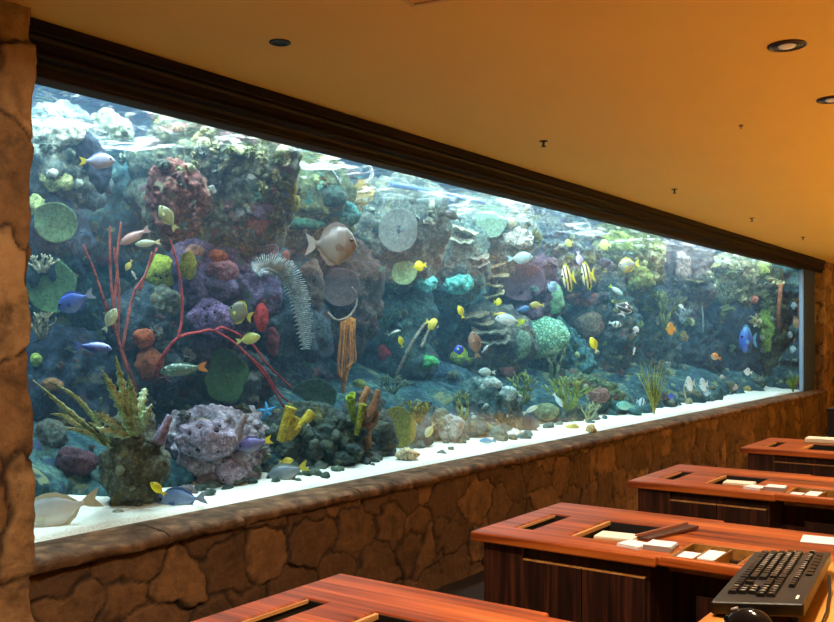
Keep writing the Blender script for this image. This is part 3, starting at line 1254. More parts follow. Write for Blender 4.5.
#   cx   cy   hw  hh   Y    dep  colours, spots, seed, label
ROCKS = [
 (218, 172, 86, 84, 5.80, .55, [(66, 80, 72), (100, 112, 96), (140, 144, 112)], [(158, 156, 104), (104, 78, 84)], 6, 'tall grey green reef boulder crusted with knobs, reaching up to the cornice'),
 (178, 200, 29, 42, 5.42, .30, PINKR, [(120, 70, 66), (128, 128, 104)], 6, 'pinkish red crusted rock on the side of the tall grey green boulder'),
 (62, 165, 48, 62, 6.35, .40, [(70, 92, 104), (116, 136, 134), (160, 168, 148)], [(176, 182, 150)], 5, 'pale blue green rock behind the yellow-tailed lavender fish by the pillar'),
 (50, 250, 44, 60, 6.3, .35, DARKB, [(60, 88, 78)], 5, 'dark blue rock behind the two round green discs by the pillar'),
 (62, 405, 60, 84, 6.15, .45, DARKB, [(78, 84, 76), (62, 48, 56)], 5, 'dark blue rock behind the spiky green algae near the pillar'),
 (136, 464, 27, 62, 4.80, .20, [(84, 90, 80), (116, 122, 106), (144, 152, 134)], [(112, 104, 66)], 5, 'olive rock column rising from the sand under the spiky algae'),
 (148, 352, 44, 68, 5.8, .35, SLATE, [(84, 104, 96), (96, 66, 54)], 5, 'slate rock carrying the round orange sponge'),
 (215, 300, 62, 60, 5.75, .40, PURP, [(60, 70, 90), (82, 98, 104)], 5, 'purple reef rock above the red sea whip'),
 (212, 452, 60, 46, 5.15, .34, LAV, [(66, 62, 88), (84, 96, 92)], 6, 'lavender reef rock full of pores above the sand'),
 (218, 392, 62, 40, 5.85, .30, [(38, 46, 54), (66, 76, 80), (96, 98, 98)], [(88, 62, 58), (110, 116, 110)], 5, 'dark slate ledge under the spotted fish'),
 (305, 446, 62, 46, 5.12, .32, [(48, 64, 58), (80, 96, 84), (108, 118, 96)], [(70, 84, 88), (116, 120, 74)], 6, 'grey green rubble rock behind the yellow tube sponges'),
 (285, 345, 56, 76, 6.05, .35, SLATE, [(92, 56, 60), (46, 54, 70)], 5, 'slate rock behind the long feather'),
 (314, 205, 42, 52, 5.95, .35, [(70, 84, 60), (108, 116, 74), (140, 142, 96)], [(64, 112, 104), (158, 152, 78)], 5, 'olive yellow rock beside the tall boulder, close under the cornice'),
 (345, 298, 38, 66, 6.05, .35, BROWN, [(86, 64, 82), (64, 58, 66)], 5, 'brown rock above the orange rope sponge'),
 (364, 436, 30, 46, 5.05, .24, [(60, 70, 70), (92, 96, 88), (122, 122, 106)], [(122, 96, 68)], 5, 'grey brown rock between the rope sponge and the olive fan'),
 (398, 232, 56, 60, 6.1, .40, [(88, 104, 100), (122, 136, 126), (156, 166, 150)], [(84, 104, 106), (164, 168, 140)], 5, 'pale grey green rock around the grey disc coral'),
 (394, 340, 46, 62, 6.25, .35, [(36, 62, 68), (62, 90, 92), (84, 116, 110)], [(70, 84, 92)], 5, 'dark teal rock under the pale green disc coral'),
 (456, 262, 42, 44, 6.25, .30, [(86, 114, 116), (124, 148, 138), (164, 178, 160)], [(82, 106, 120)], 5, 'hazy green rock carrying the cyan soft corals'),
 (434, 404, 46, 50, 6.15, .35, [(40, 70, 90), (62, 98, 112), (88, 124, 128)], [(96, 106, 92)], 5, 'blue grey rock behind the olive sea fan'),
 (494, 232, 44, 48, 6.15, .40, PALE, [(110, 140, 150), (186, 176, 140)], 5, 'whitish rock under the bright water by the cornice'),
 (490, 345, 46, 42, 6.1, .35, [(66, 80, 84), (104, 108, 100), (136, 138, 122)], [(60, 86, 104)], 5, 'grey brown rock of stacked ledges in the middle of the tank'),
 (492, 412, 34, 36, 5.2, .30, [(54, 86, 92), (86, 122, 124), (146, 170, 162)], [(168, 180, 168)], 5, 'teal grey rock with white knobs standing on the sand'),
 (528, 300, 36, 46, 6.1, .30, MAUVE, [(70, 98, 110)], 5, 'mauve rock behind the flat mauve plate coral'),
 (545, 365, 44, 52, 6.1, .40, [(46, 96, 110), (74, 128, 132), (110, 156, 148)], [(96, 120, 92)], 5, 'blue teal rock holding the big pale green dome coral'),
 (556, 250, 42, 44, 6.15, .40, [(76, 98, 116), (116, 134, 134), (160, 164, 148)], [(84, 96, 120), (176, 172, 140)], 5, 'blue grey rock behind the pair of striped fish'),
 (596, 325, 42, 64, 6.0, .40, [(50, 70, 78), (82, 98, 96), (116, 118, 104)], [(118, 84, 72), (54, 94, 98)], 5, 'brown teal rock behind the bright yellow fish'),
 (578, 398, 46, 26, 5.4, .30, [(58, 92, 84), (96, 124, 92), (140, 152, 106)], [(120, 92, 84)], 5, 'green rock with yellowish growth just over the bright sand'),
 (626, 258, 40, 46, 6.0, .40, [(70, 88, 60), (106, 120, 74), (148, 152, 106)], [(92, 112, 104), (180, 172, 130)], 5, 'yellow green rock near the cornice past the striped fish'),
 (648, 350, 36, 66, 6.0, .35, [(44, 64, 74), (72, 94, 96), (104, 118, 104)], [(98, 104, 70)], 5, 'dark green rock behind the grassy tuft'),
 (682, 282, 34, 50, 6.0, .35, [(84, 84, 92), (124, 112, 112), (158, 148, 140)], [(80, 96, 108)], 5, 'pinkish grey rock near the cornice toward the tank end'),
 (690, 362, 36, 50, 5.85, .35, [(34, 50, 66), (58, 76, 88), (88, 100, 96)], [(96, 76, 76)], 5, 'dark slate rock behind the two white oval fish'),
 (733, 284, 30, 32, 5.7, .40, [(92, 100, 76), (140, 142, 104), (190, 184, 146)], [(70, 88, 92), (196, 194, 150)], 5, 'cream mossy rock crown close to the tank end'),
 (728, 350, 34, 58, 5.75, .40, [(24, 40, 58), (44, 62, 78), (74, 88, 88)], [(64, 60, 78)], 5, 'navy rock behind the blue oval fish'),
 (770, 320, 17, 66, 5.15, .30, [(44, 58, 50), (80, 92, 62), (120, 124, 86)], [(60, 66, 84)], 5, 'dark mossy rock tower next to the tank end'),
 (791, 335, 14, 60, 4.95, .25, [(54, 78, 92), (84, 104, 112), (120, 132, 128)], [(150, 164, 160)], 5, 'narrow grey rock in the last corner of the tank'),
]


def make_rock(i, spec):
    cx, cy, hw, hh, Y, dep, cols, spots, sub, label = spec
    P = at_y(cx, cy, Y)
    k = depth(P) / F
    rx, rz = hw * k * .93, hh * k * .93
    big = min(rx, rz)
    far = 1.5 if cx > 520 else 1.0
    base = P.z - rz
    vs, fs = blob(rx, max(dep, .5 * big), rz, i + 1, .26 * (1.15 if far > 1 else 1), (.05 + .10 * big) * far, .11 + .16 * big * (1.15 if far > 1 else 1), (.028 + .02 * big) * far, 6 if cx > 520 else sub)
    o = MB().add([(v.x, v.y, v.z + rz) for v in vs], fs).build('reef_rock', reef_mat('rock_%d' % i, cols, 3.2 if hw > 40 else 4.2, 1.0, spots), None, fix=False)
    o.location = (P.x, P.y, base)
    o.rotation_euler = (0, 0, YAW + R(random.uniform(-18, 18)) + (R(20) if cx > 600 else 0))
    tag(o, label, 'rock')
    register(o)
    return o


rocks = [make_rock(i, s) for i, s in enumerate(ROCKS)]

# ------------------------------------------------------------------ kinds of coral
CG = lambda name, c, s=7.0, v=.35, spots=None: reef_mat(name, [tuple(int(x * (1 - v)) for x in c), c, tuple(min(255, int(x * (1 + v * .6))) for x in c)], s, .5, spots)


def seat(px, py, push=0.0):
    P = hit(px, py)
    d = ray(px, py).normalized()
    P = P - d * push
    return P, depth(P) / F


_mc = [0]


def nm(s):
    _mc[0] += 1
    return s + '_%d' % _mc[0]


def fan(name, px, py, w, h, c, label, cat='coral', roll=0, yaw=0, tilt=0, rim=None, push=.06, wavy=.10, stalk=True):
    """a round flat fan or disc with radial ribs, thick at the middle, on a short stalk."""
    P, k = seat(px, py, push)
    rx, rz = w * k / 2, h * k / 2
    t = thing(name, label, cat, P, 0)
    t.rotation_euler = (R(tilt), R(roll), YAW + R(yaw))
    nr, ns = 12, 54
    vs, fs = [], []
    sd = random.uniform(0, 50)
    for side in (-1, 1):
        for i in range(nr + 1):
            r = i / nr
            for j in range(ns):
                a = 2 * math.pi * j / ns
                e = 1 + wavy * noise.noise(Vector((math.cos(a) * 1.6, math.sin(a) * 1.6, sd))) * (r ** 2)
                x, z = rx * r * e * math.cos(a), rz * r * e * math.sin(a)
                dish = .16 * rx * (r ** 2) + .05 * rx * noise.noise(Vector((x / rx * 2, z / rx * 2, sd + 7)))
                rib = .012 * rx * math.sin(a * 18 + 2 * noise.noise(Vector((x / rx * 3, z / rx * 3, sd)))) * min(1, r * 2)
                th = (.045 * rx + .006) * (1 - .75 * r ** 2)
                vs.append((x, -dish + side * th / 2 + rib, z))
    n1 = (nr + 1) * ns
    for s in (0, 1):
        for i in range(nr):
            for j in range(ns):
                a, b2 = s * n1 + i * ns + j, s * n1 + i * ns + (j + 1) % ns
                fs.append((a, b2, b2 + ns, a + ns) if s == 0 else (a, a + ns, b2 + ns, b2))
    for j in range(ns):
        a, b2 = nr * ns + j, nr * ns + (j + 1) % ns
        fs.append((a, b2, n1 + b2, n1 + a))
    MB().add(vs, fs).build('disc', CG(nm('fan'), c, 16 / max(.15, rx) * .35, .22), t)
    if rim:
        pts = []
        for j in range(41):
            a = R(-140 + 280 * j / 40) + R(90)
            e = 1.0 + .02 * noise.noise(Vector((j * .4, sd, 0)))
            pts.append((rx * e * math.cos(a), -.16 * rx, rz * e * math.sin(a)))
        MB().tube(pts, .03 * rx, 6).build('rim', CG(nm('rim'), rim, 10), t)
    if stalk:
        MB().tube([(0, .01, -.1 * rz), (0, push * .5, -.15 * rz), (0, push + .10, -.2 * rz)], [.10 * rx, .09 * rx, .14 * rx], 9).build('stalk', CG(nm('stalk'), tuple(int(x * .8) for x in c), 10), t)
    return t


def plates(name, px, py, w, h, c, label, n=3, cat='coral', yaw=0):
    """shelving coral: ruffled plates one over the other on a stem."""
    P, k = seat(px, py, .02)
    rx, hz = w * k / 2, h * k
    t = thing(name, label, cat, (P.x, P.y, P.z - hz / 2), YAW + R(yaw))
    for q in range(n):
        z0 = hz * (q + .5) / n
        r0 = rx * random.uniform(.75, 1.05)
        sd = random.uniform(0, 50)
        vs, fs = [], []
        nr, ns = 7, 40
        tx, ty = random.uniform(-.35, .35), random.uniform(.1, .6)
        ox = random.uniform(-.15, .15) * rx
        for side in (1, -1):
            for i in range(nr + 1):
                r = i / nr
                for j in range(ns):
                    a = 2 * math.pi * j / ns
                    e = 1 + .22 * noise.noise(Vector((math.cos(a) * 1.5, math.sin(a) * 1.5, sd)))
                    z = z0 + .16 * r0 * r ** 2 + .22 * r0 * r * noise.noise(Vector((math.cos(a) * 3, math.sin(a) * 3, sd + 5))) + side * (.08 * r0 + .004) * (1 - .5 * r) + ty * r * math.sin(a) * r0 + tx * r * math.cos(a) * r0
                    vs.append((ox + r0 * e * r * math.cos(a), r0 * .75 * e * r * math.sin(a) - .1 * rx, z))
        n1 = (nr + 1) * ns
        for s in (0, 1):
            for i in range(nr):
                for j in range(ns):
                    a, b2 = s * n1 + i * ns + j, s * n1 + i * ns + (j + 1) % ns
                    fs.append((a, b2, b2 + ns, a + ns))
        for j in range(ns):
            a, b2 = nr * ns + j, nr * ns + (j + 1) % ns
            fs.append((a, b2, n1 + b2, n1 + a))
        MB().add(vs, fs).build('plate', CG('pl_%s_%d' % (name, int(px)), c, 9), t)
    MB().tube([(0, .12 * rx, -.02), (0, .05 * rx, hz * .5), (0, 0, hz * (n - .5) / n)], [rx * .3, rx * .2, rx * .18], 9).build('stem', CG(nm('stem'), tuple(int(x * .6) for x in c), 8), t)
    return t


def mound(name, px, py, w, h, c, label, cat='coral', pores=0, amp=.16, lump=.35, dep=.8, spots=None, sub=4, yaw=0, brain=False, push=0.0, c2=None, group=None):
    """dome, crust or knob."""
    P, k = seat(px, py, push)
    rx, rz = w * k / 2, h * k / 2
    ry = dep * min(rx, rz)
    sd = random.uniform(1, 90)
    vf = blob(rx, ry, rz, sd, amp, lump * .25 * min(rx, rz), .35 * min(rx, rz) + .02, .015 * min(1, rx * 4), sub)
    pit_pts = []
    if pores:
        for q in range(pores):
            a, b2 = random.uniform(-1.0, 1.0), random.uniform(-.9, 1.1)
            dd = Vector((math.sin(a), -math.cos(a) * math.cos(b2), math.sin(b2))).normalized()
            near = min(vf[0], key=lambda v: -(v.normalized().dot(dd)))
            pit_pts.append(near.copy())
        vf = pitted(vf, pit_pts, .17 * min(rx, rz), .16 * min(rx, rz))
    mat = brain_mat(nm('brain'), tuple(int(x * .62) for x in c), c, 6.5 / max(rx, .05)) if brain else CG(nm('mound'), c, 1.6 / max(rx, .06), .3, spots)
    if pores:
        t = thing(name, label, cat, P, YAW + R(yaw), group)
        MB().add(vf[0], vf[1]).build('body', mat, t, fix=False)
        DK = plain('dark_pore', (26, 20, 30), .9)
        for p in pit_pts:
            d = p.normalized()
            q = p - d * .135 * min(rx, rz)
            r = .10 * min(rx, rz)
            vs, fs = ico(2)
            MB().add([tuple(q + n * r) for n in vs], fs).build('pore', DK, t, fix=False)
        return t
    o = MB().add(vf[0], vf[1]).build(name, mat, None, fix=False)
    o.location = P
    o.rotation_euler = (0, 0, YAW + R(yaw))
    return tag(o, label, cat, group)


def line3(pts, push=.10, Y=None, wob=0.0):
    """picture polyline -> world points on one upright sheet in front of the rock at the first point."""
    P0 = hit(*pts[0]) - ray(*pts[0]).normalized() * .02
    Yb = (P0.y if Y is None else Y)
    out = []
    for i, (x, y) in enumerate(pts):
        yy = Yb - push * min(1.0, i / 1.5) + (wob * noise.noise(Vector((x * .05, y * .05, 3))) if wob and i else 0)
        out.append(at_y(x, y, yy))
    return out


def smooth_line(P, n=6):
    """Catmull-Rom through points."""
    out = []
    Q = [P[0] * 2 - P[1]] + list(P) + [P[-1] * 2 - P[-2]]
    for i in range(1, len(Q) - 2):
        for j in range(n):
            t = j / n
            a, b2, c, d = Q[i - 1], Q[i], Q[i + 1], Q[i + 2]
            out.append(.5 * ((2 * b2) + (c - a) * t + (2 * a - 5 * b2 + 4 * c - d) * t * t + (3 * b2 - a - 3 * c + d) * t ** 3))
    out.append(P[-1])
    return out


def whip(name, lines, wpx, c, label, cat='coral', push=.12, Y=None, part='branch', knob=.0, taper=.55, wob=.0):
    """branching rod coral; lines: polylines in the picture, the first point of the first is its foot."""
    base = line3(lines[0], push, Y, wob)
    k = depth(base[0]) / F
    Yb = base[0].y
    t = thing(name, label, cat, base[0])
    mat = CG(nm('whip'), c, 22, .3)
    for li, ln in enumerate(lines):
        P = base if li == 0 else line3(ln, push if Y is None else 0, None if False else (Yb if Y is None else Y), wob)
        if li and Y is None:
            P = [at_y(x, y, Yb - push + (wob * noise.noise(Vector((x * .05, y * .05, 3))) if wob else 0)) for x, y in ln]
        S = smooth_line(P, 7)
        n = len(S)
        w = wpx * k / 2 * (1 if li == 0 else .85)
        rad = [w * (1 - (1 - taper) * i / (n - 1)) * (1 + knob * noise.noise(Vector((i * 1.7, li * 9, 0)))) for i in range(n)]
        MB().tube([p - base[0] for p in S], rad, 8).build(part, mat, t)
    return t


def tubes(name, specs, c, label, cat='sponge', push=.04, inner=None):
    """tube sponges: (foot px, py, mouth px, py, width px) each an open cup."""
    P0, k = seat(specs[0][0], specs[0][1], push)
    t = thing(name, label, cat, P0)
    mat = CG(nm('tubes'), c, 14, .25)
    for (x0, y0, x1, y1, w) in specs:
        A = at_y(x0, y0, P0.y) - P0
        B = at_y(x1, y1, P0.y - .06) - P0
        r = w * k / 2
        ax = (B - A)
        L = ax.length
        prof = [(r * .62, -.1 * L), (r * .72, .15 * L), (r * .82, .5 * L), (r * .95, .85 * L), (r * 1.05, .97 * L), (r * 1.0, 1.0 * L), (r * .78, .985 * L), (r * .66, .85 * L), (r * .55, .45 * L)]
        mb = MB()
        seg = 16
        vs, fs = [], []
        for q, (rr, z) in enumerate(prof):
            for j in range(seg):
                a = 2 * math.pi * j / seg
                e = 1 + .07 * noise.noise(Vector((math.cos(a) * 2, math.sin(a) * 2, z * 20 + x0)))
                vs.append((rr * e * math.cos(a), rr * e * math.sin(a), z))
        for q in range(len(prof) - 1):
            for j in range(seg):
                fs.append((q * seg + j, q * seg + (j + 1) % seg, (q + 1) * seg + (j + 1) % seg, (q + 1) * seg + j))
        fs.append(tuple((len(prof) - 1) * seg + j for j in range(seg)))
        o = mb.add(vs, fs).build('tube', mat, t)
        o.location = A
        o.rotation_mode = 'QUATERNION'
        o.rotation_quaternion = ax.to_track_quat('Z', 'Y')
    return t


def blades(name, lines, wpx, c, label, cat='algae', push=.10, serr=.35, part='blade', Y=None, jit=.12):
    """strap shaped leaves with toothed edges; lines: foot -> tip in the picture."""
    P0, k = seat(lines[0][0][0], lines[0][0][1], .02)
    Yb = P0.y if Y is None else Y
    t = thing(name, label, cat, P0)
    mat = CG(nm('blade'), c, 18, .3)
    for li, ln in enumerate(lines):
        dy = random.uniform(-jit, jit * .3)
        P = [at_y(x, y, Yb - (push + 0 * dy) * (i > 0) + dy * i / max(1, len(ln) - 1)) for i, (x, y) in enumerate(ln)]
        S = smooth_line(P, 8)
        n = len(S)
        vs, fs = [], []
        side = Vector((RGT[0], RGT[1], 0))
        fwd = Vector((FWD[0], FWD[1], 0))
        for i, p in enumerate(S):
            tan = (S[min(n - 1, i + 1)] - S[max(0, i - 1)]).normalized()
            u = tan.cross(fwd).normalized()
            tt = i / (n - 1)
            w = wpx * k / 2 * (math.sin(math.pi * min(1, (.15 + .85 * tt)) ** 1.0) * .75 + .25 * (1 - tt)) + .002
            w *= 1 + serr * (1 if i % 3 == 0 else -.3)
            th = w * .22 + .002
            q = p - P0
            for a, b2 in ((-w, 0), (0, -th), (w, 0), (0, th)):
                vs.append(q + u * a + fwd * b2)
        for i in range(n - 1):
            for j in range(4):
                fs.append((i * 4 + j, i * 4 + (j + 1) % 4, (i + 1) * 4 + (j + 1) % 4, (i + 1) * 4 + j))
        fs.append((0, 1, 2, 3))
        fs.append(tuple((n - 1) * 4 + j for j in (3, 2, 1, 0)))
        MB().add(vs, fs).build(part, mat, t)
    return t


def tuft(name, px, py, w, h, c, label, n=46, cat='sea grass', thin=.9, spread=1.0, curl=.25, push=.05):
    """bunch of thin stems from one foot at (px, py), h pixels tall."""
    P, k = seat(px, py, push)
    t = thing(name, label, cat, P, YAW)
    for part in range(3):
        mb = MB()
        for q in range(n // 3):
            a = random.uniform(-1, 1) * spread
            L = h * k * random.uniform(.55, 1.0)
            dy = random.uniform(-.5, .2)
            pts = []
            for i in range(7):
                s = i / 6
                bx = a * w * k / 2 * (s ** 1.3) + curl * .15 * L * math.sin(s * 3 + q) * s
                pts.append((bx, dy * .4 * w * k * s, L * s * (1 - .12 * abs(a) * s)))
            r = thin * k
            mb.tube(pts, [r * (1 - .75 * i / 6) for i in range(7)], 5)
        mb.build('stem_bunch', CG(nm('tuft'), tuple(int(x * (0.85 + .15 * part)) for x in c), 14, .25), t)
    return t


def stag(name, px, py, w, h, c, label, n=5, cat='coral', depth_=3, thick=2.2, push=.03, seed=1, tip=None):
    """branching finger coral growing up from (px, py)."""
    P, k = seat(px, py, push)
    rng = random.Random(seed)
    t = thing(name, label, cat, P, YAW + R(rng.uniform(-20, 20)))
    mat = CG(nm('stag'), c, 24, .3)

    def grow(mb, p, d, L, r, lev):
        q = p + d * L
        mid = (p + q) / 2 + Vector((rng.uniform(-.1, .1), rng.uniform(-.1, .1), 0)) * L
        mb.tube([p, mid, q], [r, r * .85, r * .62], 7)
        if lev > 0:
            for _ in range(rng.choice((2, 2, 3))):
                dd = (d + Vector((rng.uniform(-.9, .9), rng.uniform(-.7, .5), rng.uniform(-.1, .6)))).normalized()
                grow(mb, q - d * L * .12, dd, L * rng.uniform(.55, .8), r * .66, lev - 1)
    for q in range(n):
        a = (q + .5) / n * 2 - 1
        d = Vector((a * w / h * .9, rng.uniform(-.5, .1), 1)).normalized()
        mb = MB()
        grow(mb, Vector((a * w * k * .1, 0, -.03)), d, h * k * .45, thick * k, depth_ - 1)
        mb.build('branch', mat, t)
    return t
# ================================================================== WHAT GROWS ON THE REEF
# --- by the pillar
mound('lettuce_coral', 57, 180, 30, 22, (196, 204, 138), 'pale yellow green ruffled coral below the yellow-tailed lavender fish', amp=.3, lump=1.0, sub=5)
mound('lettuce_coral', 37, 205, 16, 22, (170, 186, 120), 'yellow green coral clump touching the pillar, above the green discs', amp=.3, lump=1.0, sub=4)
fan('disc_coral', 57, 222, 46, 40, (112, 146, 104), 'upper of the two round green disc corals by the pillar', roll=20, tilt=8)
fan('disc_coral', 53, 287, 50, 54, (96, 134, 92), 'lower of the two round green disc corals by the pillar, above the blue fish', roll=-10)
stag('cream_coral', 42, 268, 26, 22, (206, 204, 172), 'cream branching coral tips in front of the lower green disc', n=6, depth_=3, thick=1.9, seed=4)
stag('cream_coral', 42, 335, 22, 34, (176, 172, 140), 'cream branching coral beneath the lower green disc by the pillar', n=6, depth_=3, thick=1.8, seed=9)
stag('cream_coral', 44, 312, 26, 18, (190, 186, 152), 'short cream coral under the head of the blue fish', n=5, depth_=3, thick=1.7, seed=12)
mound('algae_clump', 36, 360, 12, 14, (168, 190, 90), 'bright yellow green algae clump against the pillar', lump=1.0, sub=4)
mound('brown_coral', 52, 385, 22, 14, (138, 100, 64), 'rusty brown coral clump above the long grassy algae', lump=.9, sub=4)
mound('slate_coral', 52, 440, 34, 40, (78, 88, 80), 'drab grey green coral head low by the pillar', lump=.8, amp=.25, sub=5)
mound('maroon_coral', 75, 462, 44, 30, (90, 62, 72), 'dull maroon crust low on the dark rock by the pillar', lump=.6, sub=5)
mound('white_polyp', 43, 437, 8, 10, (196, 214, 216), 'small white polyp beside the drab coral head by the pillar', lump=1, sub=3)
mound('dome_coral', 118, 293, 30, 29, (74, 80, 68), 'dark olive ball coral among the thin red whips', brain=True, push=.10, amp=.05, lump=.1, dep=.9)
mound('pale_coral', 64, 135, 44, 30, (206, 210, 190), 'pale lumpy coral high by the pillar under the bright water', amp=.35, lump=1.0, sub=5)
mound('pale_coral', 108, 128, 50, 36, (160, 174, 148), 'pale green lumpy coral between the bright water and the tall boulder', amp=.35, lump=1.0, sub=5)
o = mound('rock_spire', 92, 158, 24, 80, (40, 50, 66), 'dark leaning rock spire behind the yellow-tailed lavender fish', amp=.35, lump=.9, dep=.6, push=.12, sub=5)
o.rotation_euler = (0, R(-26), YAW)
whip('stalk_coral', [[(146, 240), (139, 215), (134, 192), (135, 183)]], 11, (132, 128, 92), 'olive stalk coral standing beside the pinkish red rock', knob=.35, taper=.8, part='stalk')
whip('stalk_coral', [[(258, 258), (246, 243), (228, 226), (213, 214)]], 6.5, (150, 138, 112), 'knobbly tan stalk slanting across the foot of the tall boulder', knob=.4, taper=.7, part='stalk')

# red whips
RW = (176, 96, 88)
whip('sea_whip', [[(137, 392), (122, 350), (104, 300), (93, 268), (83, 245)], [(128, 372), (116, 330), (111, 280), (110, 250), (110, 226)], [(118, 335), (119, 290), (117, 260), (121, 222)], [(113, 310), (117, 275), (115, 258), (114, 247)], [(122, 350), (133, 296), (145, 275), (157, 248)], [(140, 290), (147, 270), (152, 252)]], 3.6,
     RW, 'thin pink red sea whip cluster standing by the dark olive ball coral', push=.25, knob=.15)
whip('sea_whip', [[(154, 380), (162, 358), (178, 338), (200, 332), (214, 331), (238, 346), (262, 372), (284, 407)], [(178, 338), (182, 318), (181, 285), (175, 255), (170, 240)], [(214, 331), (224, 328), (250, 342), (268, 365), (292, 388)], [(243, 352), (262, 368), (278, 392), (291, 404)]], 3.4,
     (186, 72, 76), 'long red sea whip arching over the purple rock', push=.30, taper=.7)
mound('red_sponge', 100, 262, 32, 9, (120, 50, 52), 'dark red sponge band behind the thin red whips', lump=.5, sub=4)

# sponges in the middle of the first third
mound('yellow_sponge', 163, 272, 32, 38, (158, 172, 62), 'yellow green sponge with two holes, the wider lobe above the purple rock', pores=3, lump=.6, push=.05)
mound('yellow_sponge', 188, 266, 18, 28, (170, 178, 66), 'narrow yellow green sponge lobe with one hole beside the wider lobe', pores=1, lump=.5, push=.06)
mound('pink_sponge', 194, 252, 20, 14, (178, 136, 118), 'pale pink sponge on top of the yellow green sponge', lump=.6)
mound('orange_sponge', 217, 257, 22, 14, (178, 92, 58), 'orange sponge patch over the purple rock', lump=.4)
mound('pink_sponge', 222, 272, 34, 22, (146, 98, 108), 'dusky pink sponge below the orange patch', lump=.6, sub=5)
mound('purple_sponge', 212, 318, 50, 36, (124, 106, 148), 'broad purple sponge with dark pores inside the bend of the red whip', pores=6, lump=.5, sub=5, amp=.25)
mound('purple_sponge', 218, 287, 38, 24, (112, 98, 132), 'purple grey sponge on the rock above the broad purple one', pores=2, lump=.6, amp=.25)
mound('orange_sponge', 144, 338, 22, 20, (186, 100, 66), 'round orange sponge ball beside the red whips', lump=.25, push=.06)
mound('orange_sponge', 149, 365, 30, 34, (146, 86, 58), 'big rusty orange sponge below the round orange ball', lump=.4, amp=.25, push=.03)
mound('grey_coral', 165, 302, 34, 34, (98, 108, 96), 'grey green coral lump with ochre flecks left of the purple sponge'.replace('left of', 'beside'), lump=.9, amp=.3, sub=5, spots=[(136, 112, 72)])
mound('red_sponge', 255, 222, 24, 30, (120, 66, 62), 'dull red crust low on the tall grey green boulder', lump=.5, sub=5)
mound('purple_sponge', 260, 208, 26, 24, (104, 90, 112), 'dull purple crust on the lower side of the tall boulder', lump=.6, sub=5)
mound('white_coral', 237, 213, 18, 14, (150, 152, 152), 'whitish lacy coral knob on the tall boulder', lump=1.0, sub=5)
o = mound('red_sponge', 262, 318, 15, 30, (178, 62, 60), 'flat bright red sponge beneath the long feather', amp=.2, lump=.2, dep=.5, push=.12)
mound('red_sponge', 272, 342, 14, 30, (134, 60, 62), 'darker red sponge hanging below the bright red one', amp=.2, lump=.3, dep=.6, push=.06)
mound('red_sponge', 285, 256, 12, 12, (150, 72, 56), 'small red sponge above the long feather', lump=.5)
mound('lilac_coral', 268, 252, 22, 22, (132, 122, 144), 'lilac coral lump at the root of the long feather', lump=.9, sub=5)
mound('white_polyp', 291, 263, 6, 8, (226, 230, 228), 'single small white polyp beside the long feather', lump=.6, sub=3)
mound('brown_sponge', 310, 290, 26, 60, (98, 82, 72), 'brown sponge wall between the long feather and the dark cup', lump=.5, amp=.25, sub=5)

# the long feather
P0, k = seat(258, 270, .18)
Yf = P0.y
spine = [(258, 276), (264, 270), (273, 271), (284, 279), (291, 293), (296, 310), (300, 330), (304, 350)]
S = smooth_line([at_y(x, y, Yf) for x, y in spine], 10)
t = thing('sea_feather', 'long grey blue feather curling down in front of the dark rock', 'sea feather', P0)
fm = CG('feather', (150, 166, 172), 20, .2)
MB().tube([p - P0 for p in S], [.016 * (1.15 - .5 * i / len(S)) for i in range(len(S))], 8).build('stalk', fm, t)
fw = Vector((FWD[0], FWD[1], 0))
for side, nmx in ((1, 'outer_barbs'), (-1, 'inner_barbs')):
    mb = MB()
    for i in range(1, len(S) - 1):
        for half in ((0,) if side > 0 else ((0,) if i % 2 else ())):
            p = S[i].lerp(S[i + 1], half)
            tan = (S[i + 1] - S[i - 1]).normalized()
            u = fw.cross(tan).normalized() * -side
            tt = i / len(S)
            L = (18 if side > 0 else 6) * k * math.sin(math.pi * (.14 + .80 * tt)) ** .6 * random.uniform(.9, 1.08)
            q1 = p + u * L * .5 + tan * L * .16 - fw * .02
            q2 = p + u * L + tan * L * .30 - fw * random.uniform(-.01, .05)
            mb.tube([p - P0, q1 - P0, q2 - P0], [.0085, .0065, .003], 5)
    mb.build(nmx, CG('barbs', (176, 190, 192), 20, .2), t)

# cup, rope sponge, discs
fan('cup_coral', 341, 288, 40, 40, (96, 78, 76), 'dark mauve cup coral above the orange rope sponge', roll=10, rim=None, push=.12, tilt=-10)
whip('pale_rim_coral', [[(328, 313), (336, 320), (347, 318), (355, 308), (357, 297), (352, 287)]], 3.2, (150, 136, 122), 'curved pale edge of shell coral under the dark mauve cup', push=.16, Y=at_y(341, 288, 1).y * 0 + hit(341, 288).y - .25, part='arm')
P0, k = seat(348, 318, .14)
t = thing('rope_sponge', 'orange rope sponge hanging in straight strands', 'sponge', P0)
om = CG('rope', (204, 128, 44), 24, .25)
for i in range(16):
    a = (i + .5) / 16 * 2 - 1
    x0, x1 = 348 + a * 7, 346 + a * 9 + random.uniform(-1.5, 1.5)
    xe = 343 + a * 5
    y1 = 398 - abs(a) * 24 - random.uniform(0, 14)
    dy = random.uniform(-.06, .05)
    pts = smooth_line([at_y(x0, 316 + abs(a) * 3, P0.y), at_y((x0 + x1) / 2 + random.uniform(-.8, .8), 338, P0.y + dy), at_y(x1, 360, P0.y + dy), at_y(xe, y1, P0.y + dy)], 5)
    MB().tube([p - P0 for p in pts], [.010 + .003 * math.sin(j) for j in range(len(pts))], 6).build('strand', om, t)
fan('disc_coral', 314, 396, 46, 36, (84, 112, 88), 'dark green oval disc coral behind the yellow tube sponges', roll=-12, push=.10, tilt=12)
fan('disc_coral', 226, 374, 42, 52, (74, 108, 66), 'moss green leaf shaped disc coral beside the spotted fish', roll=15, push=.08, wavy=.35)
